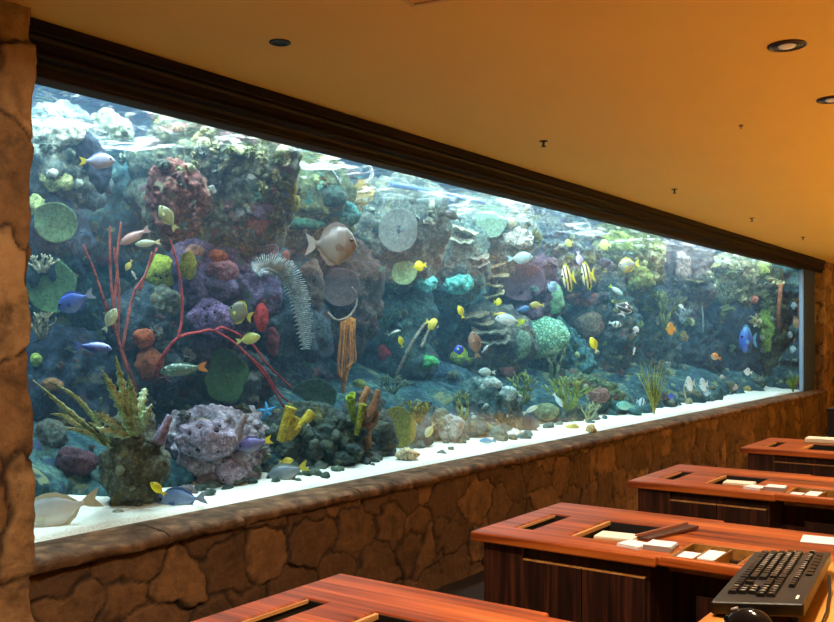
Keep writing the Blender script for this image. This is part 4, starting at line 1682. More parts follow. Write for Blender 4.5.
mound('green_coral', 232, 382, 22, 26, (92, 124, 70), 'mossy growth on the lower edge of the green leaf shaped disc', lump=1, sub=4)
tubes('tube_sponge', [(281, 438, 291, 407, 12), (287, 437, 296, 417, 9), (290, 437, 312, 413, 11), (284, 440, 288, 424, 8)], (206, 188, 58), 'cluster of yellow tube sponges with open mouths on the rubble rock', push=.22)
tubes('tube_sponge', [(354, 420, 350, 397, 9), (352, 408, 352, 394, 7)], (178, 202, 70), 'short lime tube sponge at the end of the rope sponge')
tubes('tube_sponge', [(357, 432, 363, 404, 8)], (176, 178, 62), 'single slanting yellow green tube beside the orange brown branch sponge')
whip('branch_sponge', [[(366, 450), (366, 428), (362, 405), (368, 388)], [(364, 420), (374, 405), (378, 390)], [(366, 430), (374, 422), (377, 412)]], 11, (164, 116, 78), 'orange brown branch sponge between the lime tubes and the olive fan', push=.14, knob=.2, taper=.6)
mound('green_coral', 359, 385, 14, 12, (140, 150, 66), 'mossy yellow tuft above the lime tubes', lump=1, sub=4)

# blue starfish
P0, k = seat(267, 411, .16)
t = thing('starfish', 'bright blue starfish above the yellow-tailed purple fish', 'starfish', P0, YAW)
bm_ = plain('blue_starfish_skin', (58, 168, 236), .6, 0, .15, 60, .2)
MB().lathe([(0.001, -.016), (.022, -.014), (.026, 0), (.020, .014), (.001, .017)], 15).build('disc', bm_, t, rot=(R(90), 0, 0))
for i in range(5):
    a = R(90 + 72 * i + 8)
    L = 9.6 * k
    pts = [(math.cos(a) * L * s, -.004 * math.sin(s * 3), math.sin(a) * L * s) for s in (0, .25, .5, .75, 1)]
    MB().tube(pts, [.018, .015, .012, .009, .004], 8).build('arm', bm_, t)

# lavender sponge family
mound('lavender_sponge', 206, 440, 62, 40, (160, 148, 168), 'large lavender sponge with many pores on the lower rock', pores=9, lump=.6, sub=5, amp=.25)
mound('lavender_sponge', 229, 473, 30, 27, (170, 158, 180), 'round lavender sponge with pores, low beside the sand', pores=3, lump=.3)
mound('pink_sponge', 207, 482, 24, 20, (144, 124, 122), 'greyish pink sponge ball at the foot of the lavender rock', lump=.6)
whip('finger_sponge', [[(158, 443), (164, 430), (170, 415)]], 13, (158, 142, 172), 'lilac finger sponge beside the spiky algae', push=.05, knob=.3, taper=.5, part='finger')
whip('finger_sponge', [[(236, 440), (241, 425), (245, 414)]], 9, (158, 144, 148), 'pinkish grey finger sponge behind the large lavender sponge', push=.05, knob=.3, taper=.6, part='finger')
mound('peach_coral', 205, 425, 28, 12, (158, 134, 118), 'peach crust on the crown of the large lavender sponge', lump=.8)

# spiky algae on the column
blades('spiky_algae', [[(131, 436), (121, 408), (110, 385), (102, 370)], [(131, 434), (126, 405), (121, 380), (116, 356)], [(136, 436), (140, 410), (144, 392), (146, 388)], [(134, 436), (134, 412), (132, 392), (128, 375)], [(128, 438), (112, 424), (98, 414), (96, 410)], [(126, 438), (108, 432), (96, 428)], [(138, 436), (146, 416), (152, 404)]], 9.5,
       (190, 212, 168), 'spiky green algae with toothed blades on the olive rock column', serr=.42, push=.12)
blades('strap_algae', [[(112, 448), (84, 424), (58, 402), (33, 380)], [(106, 446), (80, 428), (64, 416), (50, 414)], [(112, 446), (92, 416), (74, 396), (48, 380)], [(104, 446), (92, 436), (76, 430), (62, 428)], [(110, 444), (100, 430), (88, 422)]], 5.5,
       (176, 196, 150), 'long strap algae leaning from the olive column toward the pillar', serr=.25, push=.15)
mound('green_coral', 63, 418, 28, 20, (92, 104, 74), 'drab green coral tangle behind the long strap algae', lump=1, sub=5, amp=.3)

# close under the cornice, past the boulder
whip('bubble_tube', [[(293, 166), (293, 152), (291, 136)], [(298, 164), (297, 150), (296, 137)]], 3.0, (150, 190, 240), 'pair of pale blue upright tubes close under the cornice', push=.02, Y=5.6, part='tube', taper=1)
mound('teal_coral', 320, 187, 16, 14, (126, 188, 160), 'small pale teal coral knob close under the cornice', lump=.4)
mound('teal_coral', 345, 213, 30, 24, (76, 138, 132), 'teal ruffled coral above the round grey tan fish', lump=.9, sub=5, amp=.3)
mound('teal_coral', 303, 224, 44, 12, (60, 112, 92), 'long green teal crust beside the tail of the round grey tan fish', lump=.6, sub=5)
mound('dark_coral', 332, 196, 32, 20, (58, 80, 70), 'dark green coral dome between the two teal corals', lump=.5, sub=5)
mound('ochre_coral', 363, 197, 24, 32, (166, 136, 62), 'ochre coral hanging on the rock next to the white twisted branch', lump=.9, sub=5, amp=.25)
whip('twisted_branch', [[(362, 186), (369, 181), (372, 172), (369, 163), (377, 160)], [(369, 163), (366, 160)]], 5, (214, 216, 214), 'white twisted branch close under the cornice', push=.1, knob=.2)
whip('twisted_branch', [[(340, 184), (333, 172), (326, 163), (318, 160)]], 3.4, (196, 206, 206), 'white thin branch bending over the olive yellow rock', push=.08)
mound('ochre_coral', 290, 188, 14, 30, (138, 130, 62), 'ochre moss streak down the edge of the tall boulder', lump=1, sub=4)
mound('ochre_coral', 294, 203, 12, 18, (150, 146, 70), 'yellow moss clump low on the edge of the tall boulder', lump=1, sub=4)
mound('purple_coral', 350, 172, 26, 14, (124, 108, 124), 'dusty purple coral fringe near the white twisted branch', lump=1, sub=4)

# second third
fan('disc_coral', 398, 231, 40, 46, (134, 142, 136), 'big grey disc coral on the pale rock', push=.06, roll=10)
fan('disc_coral', 404, 273, 26, 23, (172, 196, 138), 'pale green disc coral beside the small yellow fish', push=.10, roll=-15)
mound('soft_coral', 425, 282, 26, 18, (126, 224, 220), 'smaller bright cyan soft coral near the pale green disc', lump=1.1, sub=5, amp=.3)
mound('soft_coral', 459, 284, 32, 18, (126, 230, 214), 'larger bright cyan soft coral in the middle of the tank', lump=1.1, sub=5, amp=.3)
mound('green_coral', 452, 304, 26, 22, (82, 132, 92), 'soft green coral under the larger cyan soft coral', lump=.5, sub=4)
plates('plate_coral', 464, 236, 30, 16, (206, 206, 176), 'cream plate coral below the dark little fish near the cornice', 2)
plates('plate_coral', 486, 229, 22, 16, (190, 196, 166), 'cream plate coral in front of the pale green fan near the cornice', 2)
fan('fan_coral', 491, 222, 30, 34, (150, 184, 158), 'pale green fan coral near the cornice above the stacked beige coral', push=.08)
plates('plate_coral', 493, 270, 26, 62, (206, 190, 146), 'tall stack of beige plate coral beside the mauve disc', 6)
plates('plate_coral', 480, 262, 20, 16, (168, 160, 140), 'small dull beige plate coral beside the tall beige stack', 2)
fan('disc_coral', 522, 282, 46, 38, (128, 98, 114), 'flat mauve disc coral under the pale blue fish', push=.10, roll=-8)
mound('white_coral', 515, 238, 40, 22, (226, 226, 214), 'white lit coral hump close to the cornice', lump=.9, sub=5, amp=.3)
mound('white_coral', 509, 205, 34, 14, (236, 240, 240), 'bright white coral crest touching the cornice edge', lump=.8, sub=5, amp=.3)
mound('dome_coral', 543, 337, 52, 42, (150, 216, 178), 'big pale green dome coral in the middle of the tank', brain=True, push=.10, amp=.10, lump=.2, dep=.8, sub=5)
mound('tan_coral', 522, 344, 18, 30, (118, 150, 128), 'dull green coral against the side of the big pale dome', lump=.8, sub=4)
mound('crust_coral', 586, 299, 42, 14, (168, 104, 84), 'long salmon crust coral below the striped pair', lump=.6, sub=5)
mound('brown_coral', 590, 325, 30, 26, (132, 116, 98), 'brown boulder coral above the bright yellow fish', lump=.5, sub=5)
plates('plate_coral', 490, 336, 48, 16, (136, 134, 118), 'grey ledge coral below the white and yellow fish', 2)
plates('plate_coral', 478, 320, 34, 12, (146, 132, 104), 'tan sloping ledge coral near the white and yellow fish', 2)
mound('green_coral', 427, 362, 24, 13, (84, 182, 110), 'bright green flat coral in the dark middle of the tank', lump=.6, sub=4)
mound('green_coral', 463, 357, 26, 18, (168, 202, 84), 'lime green crescent coral around the small blue fish', lump=.5, sub=4, amp=.35)
mound('red_sponge', 384, 353, 15, 19, (176, 56, 56), 'round red sponge in the dark teal rock', lump=.3)
whip('speckled_rod', [[(397, 374), (408, 350), (420, 330), (430, 318)], [(421, 347), (425, 338), (430, 326)]], 4, (176, 164, 146), 'speckled pale rod reaching up to the black and yellow fish', push=.2, knob=.4, taper=.8)
stag('branch_coral', 391, 392, 30, 26, (120, 138, 110), 'grey green branching coral over the olive sea fan', n=6, seed=21, thick=1.5)
stag('branch_coral', 384, 325, 30, 26, (86, 128, 106), 'dark green branching coral on the dark teal rock', n=6, seed=25, thick=1.5)
fan('sea_fan', 399, 427, 34, 42, (158, 154, 74), 'olive oval sea fan standing on the sand beside the shell', push=.16, roll=-14, wavy=.03)
stag('yellow_coral', 417, 420, 20, 26, (160, 150, 70), 'ochre yellow leaf coral behind the olive sea fan', n=5, seed=30, thick=2.4)
stag('yellow_coral', 462, 418, 18, 34, (170, 176, 108), 'yellow green branching coral standing alone over the blue water', n=3, seed=33, thick=1.8)
mound('white_coral', 451, 428, 24, 26, (178, 190, 190), 'white lumpy coral head on the sand beside the yellow and white fish', lump=1, sub=5, amp=.3, push=.2)
mound('grey_coral', 440, 420, 18, 22, (150, 158, 138), 'grey green coral behind the white lumpy coral head', lump=1, sub=5, amp=.3, push=.15)
mound('white_coral', 492, 384, 20, 12, (196, 214, 204), 'white knob coral on the crown of the teal grey rock', lump=.9, sub=4)
mound('white_coral', 508, 394, 18, 16, (176, 200, 196), 'second white knob coral, lower on the teal grey rock', lump=1, sub=4)
stag('yellow_coral', 524, 402, 18, 38, (158, 172, 96), 'yellow green bush coral between the teal rock and the green rock', n=5, seed=40, thick=1.8)
stag('yellow_coral', 567, 408, 30, 40, (160, 178, 92), 'wide yellow green bush coral on the green rock', n=7, seed=41, thick=1.9)
stag('yellow_coral', 555, 378, 14, 38, (124, 140, 100), 'thin green bush coral behind the wide yellow one', n=4, seed=43, thick=1.5)
mound('tan_coral', 546, 412, 26, 18, (134, 148, 112), 'tan green flat coral near the white slim fish', lump=.7, sub=4)
mound('pink_coral', 597, 396, 26, 16, (150, 116, 106), 'pinkish crust coral near the foot of the brown teal rock', lump=.8, sub=4)
mound('maroon_coral', 507, 372, 18, 14, (126, 84, 84), 'maroon crust beside the white knob corals', lump=.8, sub=4)
mound('green_coral', 556, 300, 16, 30, (128, 172, 132), 'pale green coral column beside the oval yellow ringed fish', lump=.8, sub=4, amp=.3)

# third third
mound('leaf_algae', 618, 243, 34, 24, (140, 156, 76), 'bright yellow green leafy algae near the cornice past the striped pair', lump=1.2, sub=5, amp=.35)
mound('leaf_algae', 640, 278, 26, 22, (150, 158, 84), 'yellow green leafy algae under the grey fish with a yellow ring', lump=1.2, sub=5, amp=.35)
mound('cream_coral', 655, 258, 24, 26, (190, 184, 142), 'cream coral crest beside the yellow green rock', lump=1.1, sub=5, amp=.35)
tuft('sea_grass', 654, 414, 36, 58, (176, 182, 96), 'yellow green grassy tuft standing on the sand', n=54, thin=.55, push=.35)
stag('yellow_coral', 664, 330, 16, 46, (140, 146, 90), 'olive branching growth above the grassy tuft', n=4, seed=50, thick=1.6)
mound('pink_coral', 683, 270, 16, 32, (176, 152, 144), 'pinkish lump coral standing near the cornice toward the tank end', lump=.9, sub=5, amp=.3)
mound('white_coral', 681, 256, 10, 10, (220, 220, 224), 'small white coral cap on the pinkish lump coral', lump=.7, sub=4)
plates('plate_coral', 691, 282, 24, 10, (156, 150, 108), 'tan flat plate coral under the pinkish lump coral', 1)
plates('plate_coral', 711, 267, 22, 8, (182, 176, 120), 'cream pointed plate coral at the side of the cream mossy crown', 1)
mound('cream_coral', 727, 262, 26, 20, (214, 210, 176), 'cream knobby coral on the crown near the tank end', lump=1.2, sub=5, amp=.3)
mound('leaf_algae', 764, 268, 16, 18, (182, 200, 110), 'lime green algae under the end of the cornice', lump=1.1, sub=4, amp=.3)
mound('pink_polyp', 753, 299, 10, 9, (226, 138, 112), 'salmon pink polyp on the navy rock near the tank end', lump=.8, sub=4)
mound('leaf_algae', 766, 330, 15, 46, (136, 170, 74), 'tall lime green algae patch beside the blue oval fish', lump=1.0, sub=5, amp=.3)
whip('orange_rod', [[(780, 330), (779, 312), (780, 296), (781, 284)]], 5, (176, 112, 78), 'orange brown rod coral near the tank end', push=.06, knob=.3, taper=.9, part='rod')
tuft('sea_grass', 793, 392, 16, 20, (132, 168, 84), 'small green plant in the last corner of the tank', n=30, thin=.6, push=.1)
stag('white_coral', 683, 322, 10, 18, (196, 204, 204), 'white branching coral on the dark slate rock', n=4, seed=55, thick=1.2)
whip('white_rod', [[(703, 332), (703, 318), (702, 306)]], 2.4, (206, 224, 224), 'thin white rod in front of the navy rock', push=.08, part='rod')
stag('branch_coral', 723, 300, 22, 26, (166, 166, 132), 'pale hanging coral under the cream mossy crown', n=6, seed=60, thick=1.3)
mound('ochre_coral', 683, 338, 10, 14, (160, 136, 70), 'ochre clump under the orange fish', lump=1, sub=4)
whip('white_rod', [[(686, 400), (684, 388), (688, 378)]], 2.2, (196, 190, 160), 'thin cream rod beside the two white oval fish', push=.1, part='rod')
for (x, y, w, h, c, lb) in ((722, 378, 6, 6, (226, 206, 190), 'small cream ball anemone by the salmon one, low near the tank end'), (735, 387, 6, 7, (240, 210, 196), 'pale salmon ball anemone low near the tank end'), (747, 390, 8, 8, (182, 158, 90), 'ochre ball anemone low near the tank end'),
                           (789, 335, 7, 8, (206, 226, 226), 'white ball anemone on the narrow grey rock'), (793, 350, 6, 8, (190, 214, 216), 'lower white ball anemone on the narrow grey rock'), (794, 306, 5, 8, (180, 210, 214), 'upper white ball anemone on the narrow grey rock'),
                           (667, 364, 8, 8, (170, 190, 186), 'whitish ball anemone on the dark green rock')):
    mound('anemone', x, y, w, h, c, lb, lump=.6, sub=4, push=.05)

# on the sand
def shell(px, py, w, c, label, roll=20):
    P = hit(px, py)
    k = depth(P) / F
    L = w * k
    t = thing('conch_shell', label, 'shell', P, YAW + R(10))
    mb = MB()
    pts, rad = [], []
    seg = 14
    vs, fs = [], []
    n = 26
    for i in range(n + 1):
        s = i / n
        x = (s - .5) * L
        r = L * .30 * (math.sin(math.pi * min(1, s * .86 + .08)) ** 1.0) * (1 - .25 * s) * (1 + .10 * math.sin(s * 38))
        for j in range(seg):
            a = 2 * math.pi * j / seg
            e = 1 + .18 * max(0, math.sin(a * 2.5 + s * 9)) * (1 - abs(s - .4))
            vs.append((x, r * e * math.cos(a), r * e * math.sin(a) + L * .17))
    for i in range(n):
        for j in range(seg):
            fs.append((i * seg + j, i * seg + (j + 1) % seg, (i + 1) * seg + (j + 1) % seg, (i + 1) * seg + j))
    fs.append(tuple(range(seg)))
    fs.append(tuple(n * seg + j for j in reversed(range(seg))))
    mb.add(vs, fs).build('whorl', CG(nm('shell'), c, 16, .2), t)
    mb = MB()
    for q in range(5):
        x = (-.30 + .13 * q) * L
        mb.lathe([(L * .05, 0), (L * .035, L * .07), (.001, L * .15)], 8, (x, -.03 * L, L * .34 - abs(q - 1.5) * .03 * L))
    mb.build('spines', CG(nm('shellsp'), tuple(min(255, v + 10) for v in c), 16, .2), t)
    tt = [(L * (.05 + .4 * math.cos(a)) * .8, -L * .24, L * .17 + L * .16 * math.sin(a)) for a in [2 * math.pi * i / 18 for i in range(18)]]
    MB().tube(tt + tt[:1], L * .028, 6).build('lip', CG(nm('shelllip'), (236, 204, 180), 16, .15), t)
    return t


shell(408, 459, 25, (226, 210, 166), 'cream spiny conch shell on the sand below the olive sea fan')
mound('white_rock', 515, 437, 20, 15, (236, 230, 220), 'white rock lying on the sand in the middle of the tank', lump=.7, sub=5, amp=.25)
mound('white_rock', 500, 440, 10, 6, (226, 224, 214), 'little white stone beside the white rock on the sand', lump=.6, sub=4)
mound('tan_rock', 591, 432, 12, 14, (196, 180, 130), 'tan stone on the sand at the grey pipe', lump=.6, sub=4)
mound('yellow_rock', 572, 428, 16, 8, (206, 198, 110), 'yellow mossy stone on the sand below the green bush', lump=.9, sub=4)
stag('white_coral', 588, 420, 14, 24, (190, 206, 160), 'pale green twig coral standing on the sand', n=4, seed=70, thick=1.3, push=.15)
mound('tan_rock', 689, 404, 8, 12, (176, 168, 130), 'tan stone standing on the sand near the two white oval fish', lump=.7, sub=4)
whip('grey_pipe', [[(581, 437), (580, 428), (578, 425)]], 3, (90, 84, 84), 'short grey pipe poking out of the sand', push=.01, part='pipe', taper=1)
mound('tan_rock', 118, 512, 12, 7, (176, 178, 160), 'small pale stone on the sand at the olive column', lump=.6, sub=4)

# --- crusty knobs all over the rocks: one kind per rock, each its own lump
KN = []
for q in range(5):
    vs, fs = blob(1, .8, .85, 40 + q, .35, .5, .8, .06, 3)
    me = bpy.data.meshes.new('coral_lump')
    me.from_pydata([tuple(v) for v in vs], [], fs)
    me.polygons.foreach_set('use_smooth', [True] * len(fs))
    me.materials.append(SILVER)
    KN.append(me)


def knobs(cx, cy, hw, hh, n, c, what, sz=(5, 11), seed=1):
    rng = random.Random(seed)
    mats = [CG('knob_%d_%d' % (seed, q), tuple(min(255, int(v * f)) for v in c), 5.0, .4) for q, f in enumerate((.75, 1.0, 1.25))]
    for i in range(n):
        a, r = rng.uniform(0, 2 * math.pi), math.sqrt(rng.uniform(0, 1))
        px, py = cx + hw * r * math.cos(a), cy + hh * r * math.sin(a)
        P = hit(px, py)
        k = depth(P) / F
        o = bpy.data.objects.new('coral_lump', rng.choice(KN))
        COL.objects.link(o)
        s = rng.uniform(*sz) * k / 2
        o.location = P
        o.scale = (s * rng.uniform(.8, 1.3), s, s * rng.uniform(.7, 1.2))
        o.rotation_euler = (rng.uniform(-.6, .6), rng.uniform(-.6, .6), rng.uniform(0, 6))
        o.material_slots[0].link = 'OBJECT'
        o.material_slots[0].material = rng.choice(mats)
        tag(o, 'small crusty coral knob on ' + what, 'coral', 'coral knobs on ' + what)


knobs(225, 150, 66, 40, 26, (142, 148, 112), 'the upper half of the tall grey green boulder', (6, 15), 1)
knobs(240, 205, 50, 30, 12, (112, 118, 110), 'the lower half of the tall grey green boulder', (5, 12), 2)
knobs(75, 150, 40, 45, 10, (176, 186, 166), 'the pale blue green rock by the pillar', (5, 12), 3)
knobs(300, 450, 55, 34, 26, (98, 112, 98), 'the rubble rock behind the yellow tubes', (6, 14), 4)
knobs(137, 462, 26, 45, 12, (114, 124, 108), 'the olive rock column', (4, 9), 5)
knobs(315, 200, 34, 36, 10, (140, 146, 96), 'the olive yellow rock under the cornice', (4, 9), 6)
knobs(365, 440, 24, 36, 12, (120, 126, 116), 'the grey brown rock beside the rope sponge', (4, 10), 7)
knobs(430, 215, 60, 30, 16, (160, 170, 150), 'the pale rocks below the blue water line', (4, 9), 8)
knobs(490, 410, 30, 28, 12, (150, 176, 168), 'the teal grey rock on the sand', (3, 8), 9)
knobs(560, 235, 40, 24, 12, (176, 176, 154), 'the blue grey rock behind the striped pair', (3, 8), 10)
knobs(630, 255, 34, 26, 12, (166, 172, 112), 'the yellow green rock past the striped pair', (3, 8), 11)
knobs(730, 275, 24, 20, 12, (196, 190, 150), 'the cream mossy crown', (3, 7), 12)
knobs(600, 380, 50, 30, 14, (150, 158, 120), 'the green rock above the bright sand', (3, 8), 13)
knobs(700, 350, 40, 40, 12, (116, 124, 118), 'the dark rocks near the tank end', (3, 7), 14)
knobs(180, 400, 50, 30, 12, (104, 108, 104), 'the dark slate ledge', (4, 10), 15)

# --- small branching sprigs, ruffled clumps and rubble: each its own thing, alike within a place
def proto(kind, q):
    rng = random.Random(q * 7 + 3)
    if kind == 'coral_sprig':
        mb = MB()
        def grow(p, d, L, r, lev):
            e = p + d * L
            mb.tube([p, (p + e) / 2 + Vector((rng.uniform(-.1, .1), rng.uniform(-.1, .1), 0)) * L, e], [r, r * .85, r * .7], 6)
            if lev:
                for _ in range(3 if lev > 1 else 2):
                    grow(e - d * L * .1, (d + Vector((rng.uniform(-1, 1), rng.uniform(-1, 1), rng.uniform(-.2, .5)))).normalized(), L * .62, r * .7, lev - 1)
        for _ in range(5):
            grow(Vector((0, 0, -.15)), Vector((rng.uniform(-.8, .8), rng.uniform(-.8, .8), 1)).normalized(), .5, .11, 2)
        v, f = mb.v, mb.f
    elif kind == 'ruffled_coral':
        mb = MB()
        for _ in range(7):
            az, R0 = rng.uniform(0, 6.28), rng.uniform(.6, 1.0)
            sd = rng.uniform(0, 50)
            nr, ns = 5, 14
            vs, fs = [], []
            for sgn in (-1, 1):
                for i in range(nr + 1):
                    for j in range(ns + 1):
                        a = (j / ns - .5) * 2.4
                        r = R0 * i / nr
                        w = .22 * r * noise.noise(Vector((j * .9, sd, i * .3))) * 2 + .35 * r + sgn * .04
                        x, y, z = w, r * math.sin(a), r * math.cos(a) * .9
                        vs.append((x * math.cos(az) - y * math.sin(az), x * math.sin(az) + y * math.cos(az), z - .1))
            n1 = (nr + 1) * (ns + 1)
            for g in (0, 1):
                for i in range(nr):
                    for j in range(ns):
                        b = g * n1 + i * (ns + 1) + j
                        fs.append((b, b + 1, b + ns + 2, b + ns + 1))
            for j in range(ns):
                b = nr * (ns + 1) + j
                fs.append((b, b + 1, n1 + b + 1, n1 + b))
            mb.add(vs, fs)
        v, f = mb.v, mb.f
    else:
        v, f = blob(1, .85, .75, 70 + q, .4, .45, .9, .07, 4)
    me = bpy.data.meshes.new(kind)
    me.from_pydata([tuple(p) for p in v], [], f)
    me.polygons.foreach_set('use_smooth', [True] * len(f))
    me.materials.append(SILVER)
    return me


PROTO = {k: [proto(k, q) for q in range(4)] for k in ('coral_sprig', 'ruffled_coral', 'rubble_stone')}
_sc = [0]


def scatter(kind, x0, x1, y0, y1, n, cols, label, group, sz, slope=0.0, push=.0, cat='coral'):
    """things set on the rock seen between x0..x1; y0, y1 at x0, falling by slope per pixel of x."""
    _sc[0] += 1
    rng = random.Random(100 + _sc[0])
    mats = [CG('%s_%d_%d' % (kind, _sc[0], q), c, 6.0, .3) for q, c in enumerate(cols)]
    for i in range(n):
        px = rng.uniform(x0, x1)
        py = rng.uniform(y0, y1) + slope * (px - x0)
        d = ray(px, py).normalized()
        best, nrm = None, None
        for b in HITS:
            h = b.ray_cast(Vector((0, 0, EYE)), d)
            if h[0] is not None and (best is None or h[3] < best[1]):
                best, nrm = (h[0], h[3]), h[1]
        if best is None:
            continue
        P = best[0]
        if nrm.dot(d) > 0:
            nrm = -nrm
        o = bpy.data.objects.new(kind, rng.choice(PROTO[kind]))
        COL.objects.link(o)
        s = rng.uniform(*sz) * depth(P) / F / 2
        up = (nrm * .8 + Vector((0, 0, .7)) + Vector((rng.uniform(-.4, .4), rng.uniform(-.4, .4), 0))).normalized()
        if kind == 'rubble_stone':
            up = Vector((rng.uniform(-.3, .3), rng.uniform(-.3, .3), 1)).normalized()
        o.location = P - d * push
        Rm = up.to_track_quat('Z', 'Y') @ Matrix.Rotation(rng.uniform(0, 6.28), 3, 'Z').to_quaternion()
        o.rotation_euler = Rm.to_euler()
        o.scale = (s, s * rng.uniform(.8, 1.1), s * rng.uniform(.8, 1.2))
        o.material_slots[0].link = 'OBJECT'
        o.material_slots[0].material = rng.choice(mats)
        tag(o, label, cat, group)


SP, RF, RB = 'coral_sprig', 'ruffled_coral', 'rubble_stone'
CR, OL, TL, MV, GG = (206, 200, 170), (128, 136, 88), (96, 150, 140), (128, 104, 124), (112, 124, 112)
scatter(RF, 150, 290, 125, 165, 24, [(150, 154, 108), OL, GG, (176, 172, 128)], 'small ruffled mossy coral on top of the tall boulder', 'ruffled coral on the tall boulder', (12, 22), .25)
scatter(RF, 170, 285, 160, 235, 16, [GG, (110, 104, 100), (130, 96, 96)], 'small ruffled grey coral on the flank of the tall boulder', 'ruffled coral on the flank of the tall boulder', (10, 20))
scatter(RF, 45, 130, 110, 190, 14, [(188, 194, 174), (150, 168, 150), (110, 136, 140)], 'small ruffled pale coral high up by the pillar', 'ruffled coral by the pillar', (10, 20))
scatter(SP, 40, 110, 210, 330, 10, [(150, 156, 120), TL, (176, 176, 140)], 'little branching coral sprig on the dark rock by the pillar', 'coral sprigs by the pillar', (10, 18))
scatter(SP, 40, 110, 340, 470, 12, [(96, 120, 110), (130, 96, 84), OL], 'little branching coral sprig low on the dark rock by the pillar', 'low coral sprigs by the pillar', (10, 18))
scatter(RF, 130, 290, 330, 420, 18, [(84, 96, 96), (110, 112, 108), (96, 72, 76), (70, 92, 74)], 'small dark ruffled coral on the slate ledges', 'ruffled coral on the slate ledges', (12, 24))
scatter(SP, 150, 280, 300, 420, 12, [(140, 136, 128), (84, 108, 84), (120, 96, 104)], 'little branching sprig on the slate and purple rocks', 'coral sprigs on the slate and purple rocks', (10, 18))
scatter(RF, 250, 380, 150, 240, 14, [(120, 128, 80), (84, 130, 116), (150, 138, 90)], 'small ruffled coral on the olive yellow rock', 'ruffled coral on the olive yellow rock', (10, 20), .25)
scatter(SP, 300, 400, 250, 390, 14, [(80, 118, 96), (110, 104, 96), (96, 84, 98)], 'little sprig on the brown and teal rocks', 'coral sprigs on the brown and teal rocks', (10, 18))
scatter(RF, 370, 520, 190, 260, 22, [(176, 184, 164), (140, 158, 146), (204, 204, 180), (116, 140, 150)], 'small pale ruffled coral on the whitish rocks', 'ruffled coral on the whitish rocks', (9, 18), .15)
scatter(SP, 380, 530, 270, 390, 26, [(120, 160, 140), (150, 150, 116), (96, 130, 136), (176, 176, 150)], 'little pale sprig on the rocks in the middle of the tank', 'coral sprigs in the middle of the tank', (9, 17))
scatter(RF, 380, 530, 290, 420, 18, [(90, 130, 128), (128, 136, 112), (110, 96, 110)], 'small dull ruffled coral in the middle of the tank', 'ruffled coral in the middle of the tank', (9, 18))
scatter(RF, 530, 660, 225, 300, 30, [(170, 176, 104), (176, 170, 130), (116, 140, 128), (130, 120, 130)], 'small ruffled coral around the yellow green rock', 'ruffled coral around the yellow green rock', (12, 24), .12)
scatter(SP, 540, 670, 300, 400, 34, [(140, 176, 110), (150, 140, 110), (96, 136, 130), (150, 110, 100)], 'little sprig on the rocks past the big pale dome', 'coral sprigs past the big pale dome', (12, 22))
scatter(RF, 650, 785, 260, 320, 26, [(206, 200, 150), (128, 128, 112), (140, 150, 100)], 'small ruffled coral high up near the tank end', 'ruffled coral near the tank end', (11, 20), .12)
scatter(SP, 650, 785, 300, 390, 34, [(130, 156, 110), (130, 120, 100), (170, 178, 160), (84, 120, 120)], 'little sprig on the dark rocks near the tank end', 'coral sprigs near the tank end', (10, 20))
scatter(RB, 185, 395, 488, 500, 34, [(84, 100, 94), (104, 112, 98), (120, 112, 116), (70, 84, 80)], 'rounded rubble stone at the edge of the sand below the lavender and rubble rocks', 'rubble stones below the lavender and rubble rocks', (9, 20), -.20)
scatter(RB, 265, 400, 430, 470, 26, [(80, 98, 88), (100, 110, 92), (64, 80, 78)], 'rounded rubble stone heaped on the rubble rock', 'rubble stones on the rubble rock', (9, 18), -.05)
scatter(RB, 400, 640, 446, 462, 30, [(74, 124, 128), (96, 140, 138), (116, 130, 116)], 'teal grey rubble stone behind the bright sand strip', 'rubble stones behind the bright sand strip', (7, 15), -.19)
scatter(RB, 640, 780, 398, 410, 18, [(80, 110, 112), (120, 124, 108)], 'small rubble stone behind the sand near the tank end', 'rubble stones near the tank end', (6, 11), -.17)

A_, B_ = at_y(392, 184, 5.42), at_y(484, 202, 5.42)  # thin tube standing in for the blue water line at the rear
t = MB().tube([A_ - A_, (B_ - A_) * .5, B_ - A_], .028, 12).build('water_pipe', plain('blue_water_line', (70, 110, 190), .4), None)
t.location = A_
tag(t, 'blue water line high up over the pale rocks', 'pipe')
# ================================================================== THE FISH
PROFILE = {   # t, top, bottom (of the height), half width (of the height)
    'tang':  [(0, .02, -.04, .02), (.05, .16, -.14, .07), (.14, .34, -.28, .13), (.28, .47, -.43, .17), (.45, .5, -.5, .17), (.62, .44, -.44, .14), (.78, .28, -.27, .09), (.90, .11, -.10, .05), (1, .07, -.07, .025)],
    'oval':  [(0, .02, -.05, .03), (.05, .17, -.16, .10), (.15, .34, -.32, .17), (.30, .47, -.47, .22), (.48, .5, -.5, .22), (.66, .40, -.40, .17), (.82, .22, -.22, .10), (.92, .12, -.12, .06), (1, .09, -.09, .03)],
    'slim':  [(0, .02, -.06, .05), (.05, .20, -.22, .16), (.15, .38, -.38, .27), (.32, .5, -.48, .33), (.5, .5, -.5, .33), (.68, .40, -.42, .26), (.84, .25, -.26, .15), (.94, .17, -.17, .09), (1, .15, -.15, .05)],
    'disc':  [(0, .01, -.03, .01), (.07, .06, -.08, .04), (.14, .18, -.17, .08), (.26, .40, -.36, .12), (.42, .5, -.49, .14), (.60, .5, -.5, .13), (.78, .38, -.38, .09), (.90, .16, -.16, .05), (1, .08, -.08, .02)],
}
HEIGHT = {'tang': .50, 'oval': .42, 'slim': .27, 'disc': .78}


